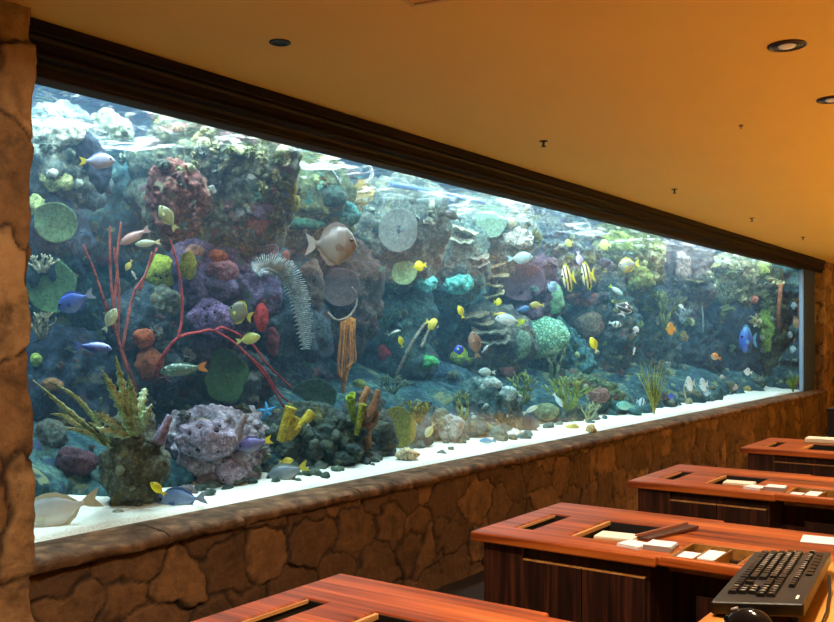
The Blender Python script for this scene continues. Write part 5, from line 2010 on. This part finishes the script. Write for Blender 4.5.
def fish_mat(name, top, side, belly, stripes=None, spots=None):
    m, nt, b, out = new_mat(name)
    N, Lk = nt.nodes, nt.links
    tc = N.new('ShaderNodeTexCoord')
    sp = N.new('ShaderNodeSeparateXYZ')
    Lk.new(tc.outputs['Generated'], sp.inputs[0])
    r = N.new('ShaderNodeValToRGB')
    e = r.color_ramp.elements
    e[0].position, e[0].color = .12, lin(belly)
    e[1].position, e[1].color = .92, lin(top)
    x = e.new(.5)
    x.color = lin(side)
    Lk.new(sp.outputs[2], r.inputs[0])
    col = r.outputs[0]
    if stripes:
        cr = N.new('ShaderNodeValToRGB')
        cr.color_ramp.interpolation = 'CONSTANT'
        els = cr.color_ramp.elements
        els[0].position, els[0].color = 0, lin(stripes[0][1])
        els[1].position, els[1].color = stripes[1][0], lin(stripes[1][1])
        for (p, c) in stripes[2:]:
            q = els.new(p)
            q.color = lin(c)
        Lk.new(sp.outputs[0], cr.inputs[0])
        col = cr.outputs[0]
    if spots:
        v = N.new('ShaderNodeTexVoronoi')
        v.inputs['Scale'].default_value = spots[1]
        Lk.new(tc.outputs['Object'], v.inputs['Vector'])
        mr = N.new('ShaderNodeMapRange')
        mr.inputs[1].default_value = .32
        mr.inputs[2].default_value = .24
        Lk.new(v.outputs[0], mr.inputs[0])
        mx = N.new('ShaderNodeMix')
        mx.data_type = 'RGBA'
        Lk.new(mr.outputs[0], mx.inputs[0])
        Lk.new(col, mx.inputs[6])
        mx.inputs[7].default_value = lin(spots[0])
        col = mx.outputs[2]
    n = N.new('ShaderNodeTexNoise')
    n.inputs['Scale'].default_value = 60
    Lk.new(tc.outputs['Object'], n.inputs['Vector'])
    mm = N.new('ShaderNodeMix')
    mm.data_type = 'RGBA'
    mm.blend_type = 'OVERLAY'
    mm.inputs[0].default_value = .18
    Lk.new(col, mm.inputs[6])
    Lk.new(n.outputs[0], mm.inputs[7])
    Lk.new(mm.outputs[2], b.inputs['Base Color'])
    b.inputs['Roughness'].default_value = .38
    return m


_fc = [0]


def fish(name, shape, px, py, length, face, pitch, Y, cols, label, fin=None, tail=None, stripes=None, spots=None, yaw=0, hs=1.0, cat='fish', forked=.35):
    """length: picture length in pixels; face +1 looks toward the tank end, -1 toward the pillar; pitch: nose up in degrees."""
    H0 = hit(px, py)
    P = at_y(px, py, Y)
    if depth(P) > depth(H0) - .10:
        P = H0 - ray(px, py).normalized() * .14
    k = depth(P) / F
    L = length * k / max(.3, math.cos(R(yaw)))
    H = L * HEIGHT[shape] * hs
    top, side, belly = cols
    fin = fin or side
    tail = tail or fin
    _fc[0] += 1
    q = _fc[0]
    t = thing(name, label, cat, P)
    M = Matrix.Rotation(YAW + (0 if face > 0 else math.pi) + R(yaw), 4, 'Z') @ Matrix.Rotation(-R(pitch), 4, 'Y')
    t.rotation_euler = M.to_euler()
    # body
    pr = PROFILE[shape]
    BL = L * .80
    x_of = lambda s: L / 2 - BL * s
    def interp(s):
        for i in range(len(pr) - 1):
            if pr[i][0] <= s <= pr[i + 1][0]:
                u = (s - pr[i][0]) / (pr[i + 1][0] - pr[i][0])
                u = u * u * (3 - 2 * u) if 0 < i < len(pr) - 2 else u
                return [pr[i][w] + (pr[i + 1][w] - pr[i][w]) * u for w in (1, 2, 3)]
        return pr[-1][1:]
    vs, fs = [], []
    ns, ng = 26, 14
    for i in range(ns + 1):
        s = i / ns
        s = s ** 1.15
        a, b, w = interp(s)
        mid, hh = (a + b) / 2 * H, (a - b) / 2 * H
        for j in range(ng):
            g = 2 * math.pi * j / ng
            vs.append((x_of(s), w * H * math.sin(g) * (abs(math.sin(g)) ** .1), mid + hh * math.cos(g)))
    for i in range(ns):
        for j in range(ng):
            fs.append((i * ng + j, i * ng + (j + 1) % ng, (i + 1) * ng + (j + 1) % ng, (i + 1) * ng + j))
    fs.append(tuple(range(ng)))
    fs.append(tuple(ns * ng + j for j in reversed(range(ng))))
    MB().add(vs, fs).build('body', fish_mat('fish_%d' % q, top, side, belly, stripes, spots), t)
    fmat = plain('fin_%d' % q, fin, .5, 0, .2, 40)
    tmat = plain('tail_%d' % q, tail, .5, 0, .2, 40)
    th = max(.006 * L, .0015)
    # tail
    hp = pr[-1][1] * H
    ht = H * (.30 if shape != 'slim' else .42)
    xe = -L / 2
    x0 = x_of(.98)
    out = [(x0, hp), (x0 - .3 * (x0 - xe), hp + .35 * ht), (xe, ht), (xe + .02 * L, ht * .75), (xe + forked * (x0 - xe), 0), (xe + .02 * L, -ht * .75), (xe, -ht), (x0 - .3 * (x0 - xe), -hp - .35 * ht), (x0, -hp)]
    o = MB().plate(out, th).build('tail_fin', tmat, t, False)
    # dorsal and anal fins follow the back and the belly
    for nm_, ia, s0, s1, hf, sg in (('dorsal_fin', 0, .22, .93, .16, 1), ('anal_fin', 1, .50, .93, .14, -1)):
        low, up = [], []
        for i in range(11):
            s = s0 + (s1 - s0) * i / 10
            e = interp(s)[ia] * H
            low.append((x_of(s), e * .93))
            g = (math.sin(math.pi * (i / 10) ** .7) ** .5) if 0 < i < 10 else 0
            up.append((x_of(s) - .03 * L * g, e + sg * hf * H * (.35 + .65 * (i / 10) ** (.3 if shape != 'disc' else 1.0)) * g * (.7 if shape == 'slim' else .8)))
        vs, fs = [], []
        for (a, b) in ((low, th), (up, th * .5)):
            for yy in (-1, 1):
                vs += [(x, yy * b / 2, z) for x, z in a]
        n = 11
        for i in range(n - 1):
            fs += [(i, i + 1, 2 * n + i + 1, 2 * n + i), (n + i, 3 * n + i, 3 * n + i + 1, n + i + 1), (2 * n + i, 2 * n + i + 1, 3 * n + i + 1, 3 * n + i)]
        fs += [(0, 2 * n, 3 * n, n), (n - 1, 2 * n - 1, 4 * n - 1, 3 * n - 1)]
        MB().add(vs, fs).build(nm_, fmat, t, False)
    # pectoral fins and eyes
    if length >= 13:
        e = interp(.30)
        for sg in (-1, 1):
            w = e[2] * H
            pts = [(x_of(.30), sg * w * .93, -.06 * H), (x_of(.40), sg * (w + .05 * H), .02 * H), (x_of(.50), sg * (w + .12 * H), -.04 * H), (x_of(.47), sg * (w + .10 * H), -.16 * H), (x_of(.36), sg * (w * .98), -.14 * H)]
            off = [(p[0], p[1] + sg * th, p[2]) for p in pts]
            MB().add(pts + off, [(0, 1, 2, 3, 4), (9, 8, 7, 6, 5)] + [(i, (i + 1) % 5, 5 + (i + 1) % 5, 5 + i) for i in range(5)]).build('pectoral_fin', fmat, t, False)
    s = .13 if shape != 'disc' else .19
    a, b, w = interp(s)
    r = .045 * H + .012 * L
    for sg in (-1, 1):
        vs, fs = ico(2)
        c = Vector((x_of(s), sg * w * H * .86, (a + b) / 2 * H + .35 * (a - b) / 2 * H))
        ey = MB().add([tuple(c + Vector((n.x * r, n.y * r * .6, n.z * r))) for n in vs], fs).build('eye', plain('fish_eye', (16, 16, 18), .2), t, fix=False)
    return t


G3 = lambda c: (tuple(int(v * .8) for v in c), c, tuple(min(255, int(v * 1.15)) for v in c))
YEL = (238, 214, 50)
fish('surgeonfish', 'oval', 97, 161, 36, 1, 0, 4.95, ((168, 176, 204), (182, 190, 216), (206, 212, 228)), 'pale lavender fish with a yellow tail, high by the pillar', fin=(170, 180, 210), tail=(214, 206, 70))
fish('blue_tang', 'tang', 76, 301, 40, -1, -24, 4.85, ((60, 96, 190), (76, 116, 204), (104, 142, 214)), 'plump blue fish in front of the lower green disc', fin=(70, 108, 200), tail=(150, 176, 216))
fish('blue_tang', 'slim', 93, 347, 38, 1, -6, 4.95, ((170, 190, 236), (70, 84, 160), (54, 62, 110)), 'dark blue fish with a shining pale back below the plump blue fish', fin=(80, 96, 170))
fish('angelfish', 'oval', 168, 218, 30, -1, 55, 5.1, G3((128, 130, 84)), 'olive fish standing nose up beside the pinkish red rock', fin=(150, 150, 90))
fish('parrotfish', 'slim', 135, 236, 34, -1, -28, 5.2, ((150, 120, 120), (168, 138, 134), (184, 158, 150)), 'dusky pink fish behind the tops of the thin red whips')
fish('butterflyfish', 'slim', 148, 243, 26, -1, -6, 5.0, ((70, 84, 70), (176, 190, 160), (212, 220, 204)), 'small pale green fish with a dark back at the tips of the red whips', tail=(200, 206, 170))
fish('wrasse', 'oval', 129, 265, 13, -1, -60, 5.0, G3((206, 200, 120)), 'small cream yellow fish above the dark olive ball coral')
fish('wrasse', 'slim', 134, 275, 10, -1, 60, 5.0, G3((206, 214, 210)), 'tiny whitish fish just behind the dark olive ball coral')
fish('rabbitfish', 'oval', 110, 320, 26, 1, 62, 4.95, G3((172, 186, 150)), 'pale green white fish behind the thin red whips, below the olive ball')
fish('surgeonfish', 'tang', 331, 245, 52, 1, -2, 4.85, ((92, 86, 80), (106, 100, 92), (140, 134, 118)), 'large round grey tan fish below the teal ruffled coral', fin=(112, 106, 102), tail=(140, 136, 130), hs=1.5)
fish('butterflyfish', 'disc', 240, 313, 27, -1, 20, 4.95, ((90, 94, 84), (112, 114, 96), (130, 130, 98)), 'dark grey fish with yellow trimmed fins between the purple sponge and red sponge', fin=(180, 174, 70), tail=(170, 160, 60))
fish('damselfish', 'oval', 248, 339, 25, 1, 12, 4.95, ((140, 150, 70), (186, 192, 96), (206, 208, 132)), 'yellow green fish over the arching red whip', tail=(190, 190, 110))
fish('grouper', 'slim', 184, 369, 48, -1, -6, 5.0, ((56, 78, 66), (74, 104, 90), (120, 128, 110)), 'spotted green fish with an orange tail over the slate ledge', tail=(188, 118, 60), spots=((150, 176, 156), 34))
fish('surgeonfish', 'tang', 58, 511, 92, -1, -18, 4.62, ((170, 182, 190), (206, 214, 216), (226, 230, 226)), 'large pale grey fish low over the sand, partly behind the pillar', fin=(196, 196, 170), hs=.75)
fish('surgeonfish', 'tang', 182, 500, 52, -1, -6, 4.62, ((92, 128, 186), (120, 154, 204), (160, 186, 214)), 'blue fish with a pale cheek gliding over the sand by the olive column', fin=(70, 104, 170), tail=(150, 180, 210), hs=.9)
fish('yellow_tang', 'oval', 158, 489, 20, -1, 40, 4.6, G3((232, 222, 40)), 'bright yellow fish above the back of the blue fish over the sand')
fish('surgeonfish', 'oval', 255, 444, 36, -1, -16, 4.75, ((104, 92, 158), (92, 92, 140), (128, 132, 140)), 'purple fish with a yellow tail below the blue starfish', fin=(92, 84, 150), tail=(226, 206, 50))
fish('rabbitfish', 'oval', 287, 473, 46, -1, -20, 4.62, ((88, 104, 118), (118, 134, 142), (160, 168, 168)), 'grey fish with a yellow tail, lowest above the sand under the tube sponges', fin=(120, 136, 130), tail=(206, 200, 70))
fish('yellow_tang', 'oval', 286, 461, 15, 1, 5, 4.9, G3((216, 200, 60)), 'yellow fish half hidden behind the lowest grey fish')
fish('yellow_tang', 'disc', 420, 266, 14, -1, -10, 5.1, G3(YEL), 'yellow fish right beside the pale green disc coral'.replace('right beside', 'beside'), hs=.9)
fish('damselfish', 'oval', 453, 216, 20, -1, 25, 5.1, G3((66, 68, 66)), 'dark little fish near the cornice above the cream plate coral')
fish('yellow_tang', 'oval', 461, 312, 14, -1, 70, 5.1, G3((230, 206, 60)), 'yellow fish below the larger cyan soft coral')
fish('butterflyfish', 'disc', 432, 324, 15, 1, -25, 5.1, G3((222, 210, 90)), 'black and yellow fish at the top of the speckled rod', stripes=[(0, (222, 210, 90)), (.55, (222, 210, 90)), (.72, (30, 30, 34)), (.84, (230, 230, 210))])
fish('wrasse', 'oval', 401, 342, 12, -1, 75, 5.1, G3((214, 206, 50)), 'slim yellow fish swimming upright over the red sponge')
fish('damselfish', 'slim', 394, 333, 15, 1, 18, 5.15, ((196, 196, 180), (120, 150, 140), (80, 110, 110)), 'green fish with a pale back above the round red sponge')
fish('rabbitfish', 'oval', 475, 345, 28, -1, 78, 5.1, G3((150, 112, 88)), 'brown oval fish swimming upright in the middle of the tank')
fish('butterflyfish', 'disc', 459, 351, 13, -1, 80, 5.1, G3((52, 80, 190)), 'small royal blue fish inside the lime green crescent coral', fin=(190, 210, 60))
fish('wrasse', 'slim', 485, 349, 10, 1, 50, 5.1, G3((206, 214, 222)), 'tiny white fish beside the upright brown oval fish')
fish('yellow_tang', 'disc', 498, 302, 9, 1, 0, 5.2, G3((226, 216, 60)), 'upper small yellow fish at the foot of the tall beige stack')
fish('yellow_tang', 'slim', 500, 314, 13, 1, 0, 5.2, G3((226, 196, 80)), 'lower small yellow fish touching the white fish under the beige stack')
fish('surgeonfish', 'oval', 520, 258, 26, 1, 4, 5.0, ((140, 190, 200), (164, 206, 210), (206, 226, 224)), 'pale blue fish above the flat mauve disc coral')
fish('parrotfish', 'tang', 509, 320, 28, -1, 6, 5.0, ((170, 184, 190), (206, 212, 206), (236, 236, 226)), 'white fish with a yellow tail below the flat mauve disc', tail=(190, 200, 70), hs=.75)
for i, (x, y) in enumerate(((568, 278), (587.5, 276))):
    t = fish('bannerfish', 'disc', x, y, 15, -1, -10, 4.9, G3((226, 220, 170)), ('black, white and yellow striped fish, the one closer to the mauve disc', 'black, white and yellow striped fish, the one closer to the yellow green rock')[i],
             fin=(196, 206, 70), tail=(206, 206, 70), stripes=[(0, (206, 206, 70)), (.18, (226, 220, 170)), (.30, (74, 70, 62)), (.44, (232, 226, 190)), (.60, (74, 70, 62)), (.70, (232, 226, 190)), (.86, (120, 110, 60))], hs=2.2, yaw=0)
fish('wrasse', 'oval', 579, 258, 15, 1, -80, 5.0, G3((196, 190, 224)), 'lavender fish hanging nose down above the striped pair')
fish('butterflyfish', 'disc', 605, 245, 13, -1, 0, 5.05, G3((224, 228, 150)), 'pale yellow fish near the cornice beside the leafy algae')
fish('butterflyfish', 'disc', 569, 243, 10, -1, -20, 5.05, G3((198, 196, 120)), 'small ringed yellow fish near the cornice beside the blue grey rock')
fish('surgeonfish', 'oval', 629, 265, 22, -1, -10, 5.0, ((170, 168, 100), (146, 152, 160), (190, 188, 120)), 'grey fish with a yellow ring of fins past the striped pair', fin=(206, 206, 90), hs=1.5)
fish('damselfish', 'slim', 616, 290, 17, 1, -35, 5.0, ((120, 170, 180), (196, 220, 220), (226, 232, 226)), 'small white and teal fish with a yellow tail under the grey ringed fish', tail=(190, 196, 60))
fish('damselfish', 'disc', 553, 287, 13, -1, 30, 5.0, G3((150, 184, 206)), 'pale blue fish between the mauve disc and the striped pair')
fish('butterflyfish', 'disc', 624, 309, 15, 1, 70, 5.0, G3((206, 202, 196)), 'white ringed dark fish swimming nose up past the brown boulder coral', stripes=[(0, (226, 222, 214)), (.15, (70, 66, 70)), (.40, (190, 186, 180)), (.5, (80, 74, 78)), (.82, (226, 222, 214))], hs=1.3)
fish('damselfish', 'oval', 615, 324, 14, 1, -15, 5.1, G3((190, 206, 200)), 'little pale striped fish under the white ringed fish', stripes=[(0, (200, 214, 210)), (.3, (90, 110, 110)), (.45, (206, 216, 210)), (.65, (80, 96, 100)), (.8, (206, 216, 210))])
fish('yellow_tang', 'oval', 594, 345, 17, -1, 65, 4.9, G3((246, 218, 36)), 'brightest yellow fish, below the brown boulder coral', tail=(226, 222, 170))
fish('butterflyfish', 'oval', 537, 305, 15, -1, 0, 5.0, G3((186, 178, 110)), 'oval fish with a yellow outline above the big pale dome coral', fin=(222, 200, 90))
fish('damselfish', 'oval', 523, 309, 14, 1, 10, 5.05, G3((84, 130, 180)), 'blue fish between the white fish and the yellow outlined fish')
fish('yellow_tang', 'oval', 521, 323, 10, 1, 40, 5.05, G3((196, 214, 60)), 'lime yellow fish touching the side of the big pale dome')
fish('damselfish', 'disc', 636, 330, 8, 1, 60, 5.0, G3((226, 230, 236)), 'tiny white fish, upper of two near the dark green rock')
fish('damselfish', 'slim', 634, 351, 8, 1, 80, 5.0, G3((226, 230, 230)), 'tiny white fish, lower of two near the dark green rock')
fish('parrotfish', 'oval', 626, 406, 20, -1, 8, 4.75, ((90, 160, 150), (128, 194, 176), (170, 214, 196)), 'teal fish close above the sand near the grassy tuft', tail=(110, 170, 170))
fish('butterflyfish', 'disc', 641, 402, 10, 1, -10, 4.75, G3((176, 206, 214)), 'small pale blue fish between the teal fish and the grassy tuft', stripes=[(0, (190, 214, 220)), (.4, (50, 70, 96)), (.55, (206, 222, 226)), (.75, (50, 70, 96)), (.85, (206, 222, 226))])
fish('blue_tang', 'slim', 488, 441, 18, -1, 0, 4.6, ((70, 130, 180), (110, 170, 206), (190, 216, 222)), 'light blue fish close to the sand beside the white rock')
fish('butterflyfish', 'oval', 430, 430, 17, -1, -60, 4.75, ((206, 206, 170), (186, 196, 160), (206, 200, 110)), 'yellow and white fish by the white lumpy coral head on the sand')
fish('parrotfish', 'oval', 487, 372, 18, -1, 2, 5.0, ((150, 170, 166), (190, 206, 196), (160, 186, 180)), 'pale patterned fish over the white knob corals', spots=((86, 112, 116), 40))
fish('wrasse', 'slim', 558, 400, 17, 1, -55, 4.8, G3((206, 226, 222)), 'slim white fish pointing down beside the wide yellow green bush')
fish('wrasse', 'slim', 530, 410, 17, 1, 28, 4.8, G3((206, 214, 196)), 'slim pale fish slanting up beside the tan green coral')
t = fish('blue_tang', 'oval', 748, 340, 18, -1, 0, 4.75, ((64, 118, 170), (66, 98, 200), (84, 120, 214)), 'bright blue tall oval fish near the tank end', fin=(90, 160, 200), hs=3.4)
fish('butterflyfish', 'disc', 671, 329, 11, -1, 0, 4.9, G3((214, 146, 56)), 'orange round fish above the ochre clump', hs=1.4)
fish('butterflyfish', 'oval', 716, 357, 11, -1, 20, 4.9, ((196, 130, 70), (206, 140, 80), (230, 214, 196)), 'orange fish with a white belly in front of the navy rock', hs=1.5)
fish('angelfish', 'disc', 690, 384, 11, -1, -10, 4.75, G3((214, 216, 214)), 'white oval fish near the sand, the one closer to the thin cream rod', hs=1.6, tail=(190, 190, 180))
fish('angelfish', 'disc', 703.5, 385, 10, -1, -10, 4.75, G3((208, 214, 216)), 'white oval fish near the sand, the one closer to the tank end', hs=1.6)
fish('angelfish', 'disc', 748, 372, 9, -1, 10, 4.75, G3((226, 224, 220)), 'white fish below the bright blue oval fish')
fish('blue_tang', 'oval', 672, 396, 9, -1, 0, 4.75, G3((60, 84, 170)), 'small dark blue fish low between the grassy tuft and the white oval fish', hs=1.4)
fish('damselfish', 'disc', 707, 393, 8, -1, 0, 4.75, G3((176, 206, 220)), 'small pale blue fish under the pair of white oval fish')
fish('damselfish', 'oval', 682, 307, 8, -1, 40, 5.0, G3((216, 222, 222)), 'small white fish under the tan flat plate coral')
# ================================================================== WATER AND LIGHT
# water body (haze) and its rippled surface
m = bpy.data.materials.new('tank_water')
m.use_nodes = True
nt = m.node_tree
nt.nodes.clear()
out = nt.nodes.new('ShaderNodeOutputMaterial')
sc = nt.nodes.new('ShaderNodeVolumeScatter')
sc.inputs['Color'].default_value = (.35, .68, 1.0, 1)
sc.inputs['Density'].default_value = HAZE
sc.inputs['Anisotropy'].default_value = 0.2
ab = nt.nodes.new('ShaderNodeVolumeAbsorption')
ab.inputs['Color'].default_value = (.30, .84, .90, 1)
ab.inputs['Density'].default_value = 0.13
ad = nt.nodes.new('ShaderNodeAddShader')
nt.links.new(sc.outputs[0], ad.inputs[0])
nt.links.new(ab.outputs[0], ad.inputs[1])
nt.links.new(ad.outputs[0], out.inputs['Volume'])
WZ = 3.04
o = MB().box(TX0 + .14, TX1 - .08, 4.465, TB - .01, 0.21, WZ).build('tank_water', m, None, False)
tag(o, 'hazy blue water filling the long aquarium', 'water', None, 'stuff')

mb = MB()
nx, ny = 620, 100
vs = []
for i in range(nx + 1):
    x = TX0 + .14 + (TX1 - TX0 - .22) * i / nx
    for j in range(ny + 1):
        y = 4.465 + (TB - 4.48) * j / ny
        q = Vector((x * 2.6, y * 2.6, 0))
        z = WZ + .01 + .030 * noise.noise(q) + .016 * noise.noise(q * 2.7 + Vector((3, 1, 2))) + .006 * noise.noise(q * 6.1)
        vs.append((x, y, z))
fs = [(i * (ny + 1) + j, (i + 1) * (ny + 1) + j, (i + 1) * (ny + 1) + j + 1, i * (ny + 1) + j + 1) for i in range(nx) for j in range(ny)]
m = bpy.data.materials.new('water_surface')
m.use_nodes = True
nt = m.node_tree
nt.nodes.clear()
out = nt.nodes.new('ShaderNodeOutputMaterial')
tr = nt.nodes.new('ShaderNodeBsdfTransparent')
tr.inputs[0].default_value = (.92, .97, 1, 1)
gl = nt.nodes.new('ShaderNodeBsdfGlossy')
gl.inputs['Roughness'].default_value = .06
gl.inputs['Color'].default_value = (.9, .97, 1, 1)
mx = nt.nodes.new('ShaderNodeMixShader')
mx.inputs[0].default_value = .55
nt.links.new(tr.outputs[0], mx.inputs[1])
nt.links.new(gl.outputs[0], mx.inputs[2])
# white patches put in for the bright light on the rippled surface
tc = nt.nodes.new('ShaderNodeTexCoord')
fn = nt.nodes.new('ShaderNodeTexNoise')
fn.inputs['Scale'].default_value = 1.5
fn.inputs['Detail'].default_value = 8
fn.inputs['Roughness'].default_value = .7
fn.inputs['Distortion'].default_value = 1.2
nt.links.new(tc.outputs['Object'], fn.inputs['Vector'])
fr = nt.nodes.new('ShaderNodeMapRange')
fr.inputs[1].default_value = .55
fr.inputs[2].default_value = .75
fr.inputs[4].default_value = .42
nt.links.new(fn.outputs[0], fr.inputs[0])
tl = nt.nodes.new('ShaderNodeBsdfTranslucent')
tl.inputs[0].default_value = (.88, .94, .95, 1)
m2 = nt.nodes.new('ShaderNodeMixShader')
nt.links.new(fr.outputs[0], m2.inputs[0])
nt.links.new(mx.outputs[0], m2.inputs[1])
nt.links.new(tl.outputs[0], m2.inputs[2])
nt.links.new(m2.outputs[0], out.inputs['Surface'])
o = MB().add(vs, fs).build('water_surface', m)
tag(o, 'rippled water surface seen from below under the cornice', 'water', None, 'stuff')


def area(name, loc, sx, sy, power, c, rot=(0, 0, 0)):
    l = bpy.data.lights.new(name, 'AREA')
    l.shape = 'RECTANGLE'
    l.size, l.size_y = sx, sy
    l.energy = power
    l.color = c
    o = bpy.data.objects.new(name, l)
    o.location = loc
    o.rotation_euler = rot
    COL.objects.link(o)
    return o


def spot(name, loc, power, c, angle, blend=.6, rad=.05, rot=(0, 0, 0)):
    l = bpy.data.lights.new(name, 'SPOT')
    l.energy = power
    l.color = c
    l.spot_size = R(angle)
    l.spot_blend = blend
    l.shadow_soft_size = rad
    o = bpy.data.objects.new(name, l)
    o.location = loc
    o.rotation_euler = rot
    COL.objects.link(o)
    return o


# lamps hung over the open top of the tank, inside its hood
for i, (x, y, p) in enumerate(TANK_LAMPS):
    area('tank_lamp', (x, y, 4.35), 1.0, .5, p, (.84, .97, 1.0))

# the room: warm downlights in the ceiling over the desks
xd = [P0 for P0 in (at_z(787, 45, CEIL).x, at_z(832.5, 99, CEIL).x)]
pitch_ = xd[1] - xd[0]
for i in range(-2, 8):
    spot('downlight_and_fill_lamp', (xd[0] + pitch_ * i, at_z(787, 45, CEIL).y, CEIL - .03), DOWN, (1.0, .84, .66), 104, .8, .06)
spot('downlight_and_fill_lamp', (1.7, 0.9, CEIL - .03), 330, (1.0, .76, .50), 176, .15, .06)  # unseen lamp added to brighten the stone pillar
# unseen lamps added out in the lobby so their bounce brightens the ceiling
for (x, y, p) in LOBBY_FILL:
    spot('lobby_fill_spot', (x, y, CEIL - .03), p, (1.0, .82, .33), 125, .9, .08)

w = bpy.data.worlds.new('lobby')
SC.world = w
w.use_nodes = True
bg = w.node_tree.nodes['Background']
bg.inputs[0].default_value = (1.0, .55, .24, 1)
bg.inputs[1].default_value = WORLD

SC.cycles.use_denoising = True
SC.cycles.max_bounces = 8
SC.cycles.diffuse_bounces = 3
SC.cycles.glossy_bounces = 3
SC.cycles.transparent_max_bounces = 10
SC.cycles.volume_bounces = 1
SC.cycles.sample_clamp_indirect = 6.0
SC.cycles.caustics_reflective = False
SC.cycles.caustics_refractive = False
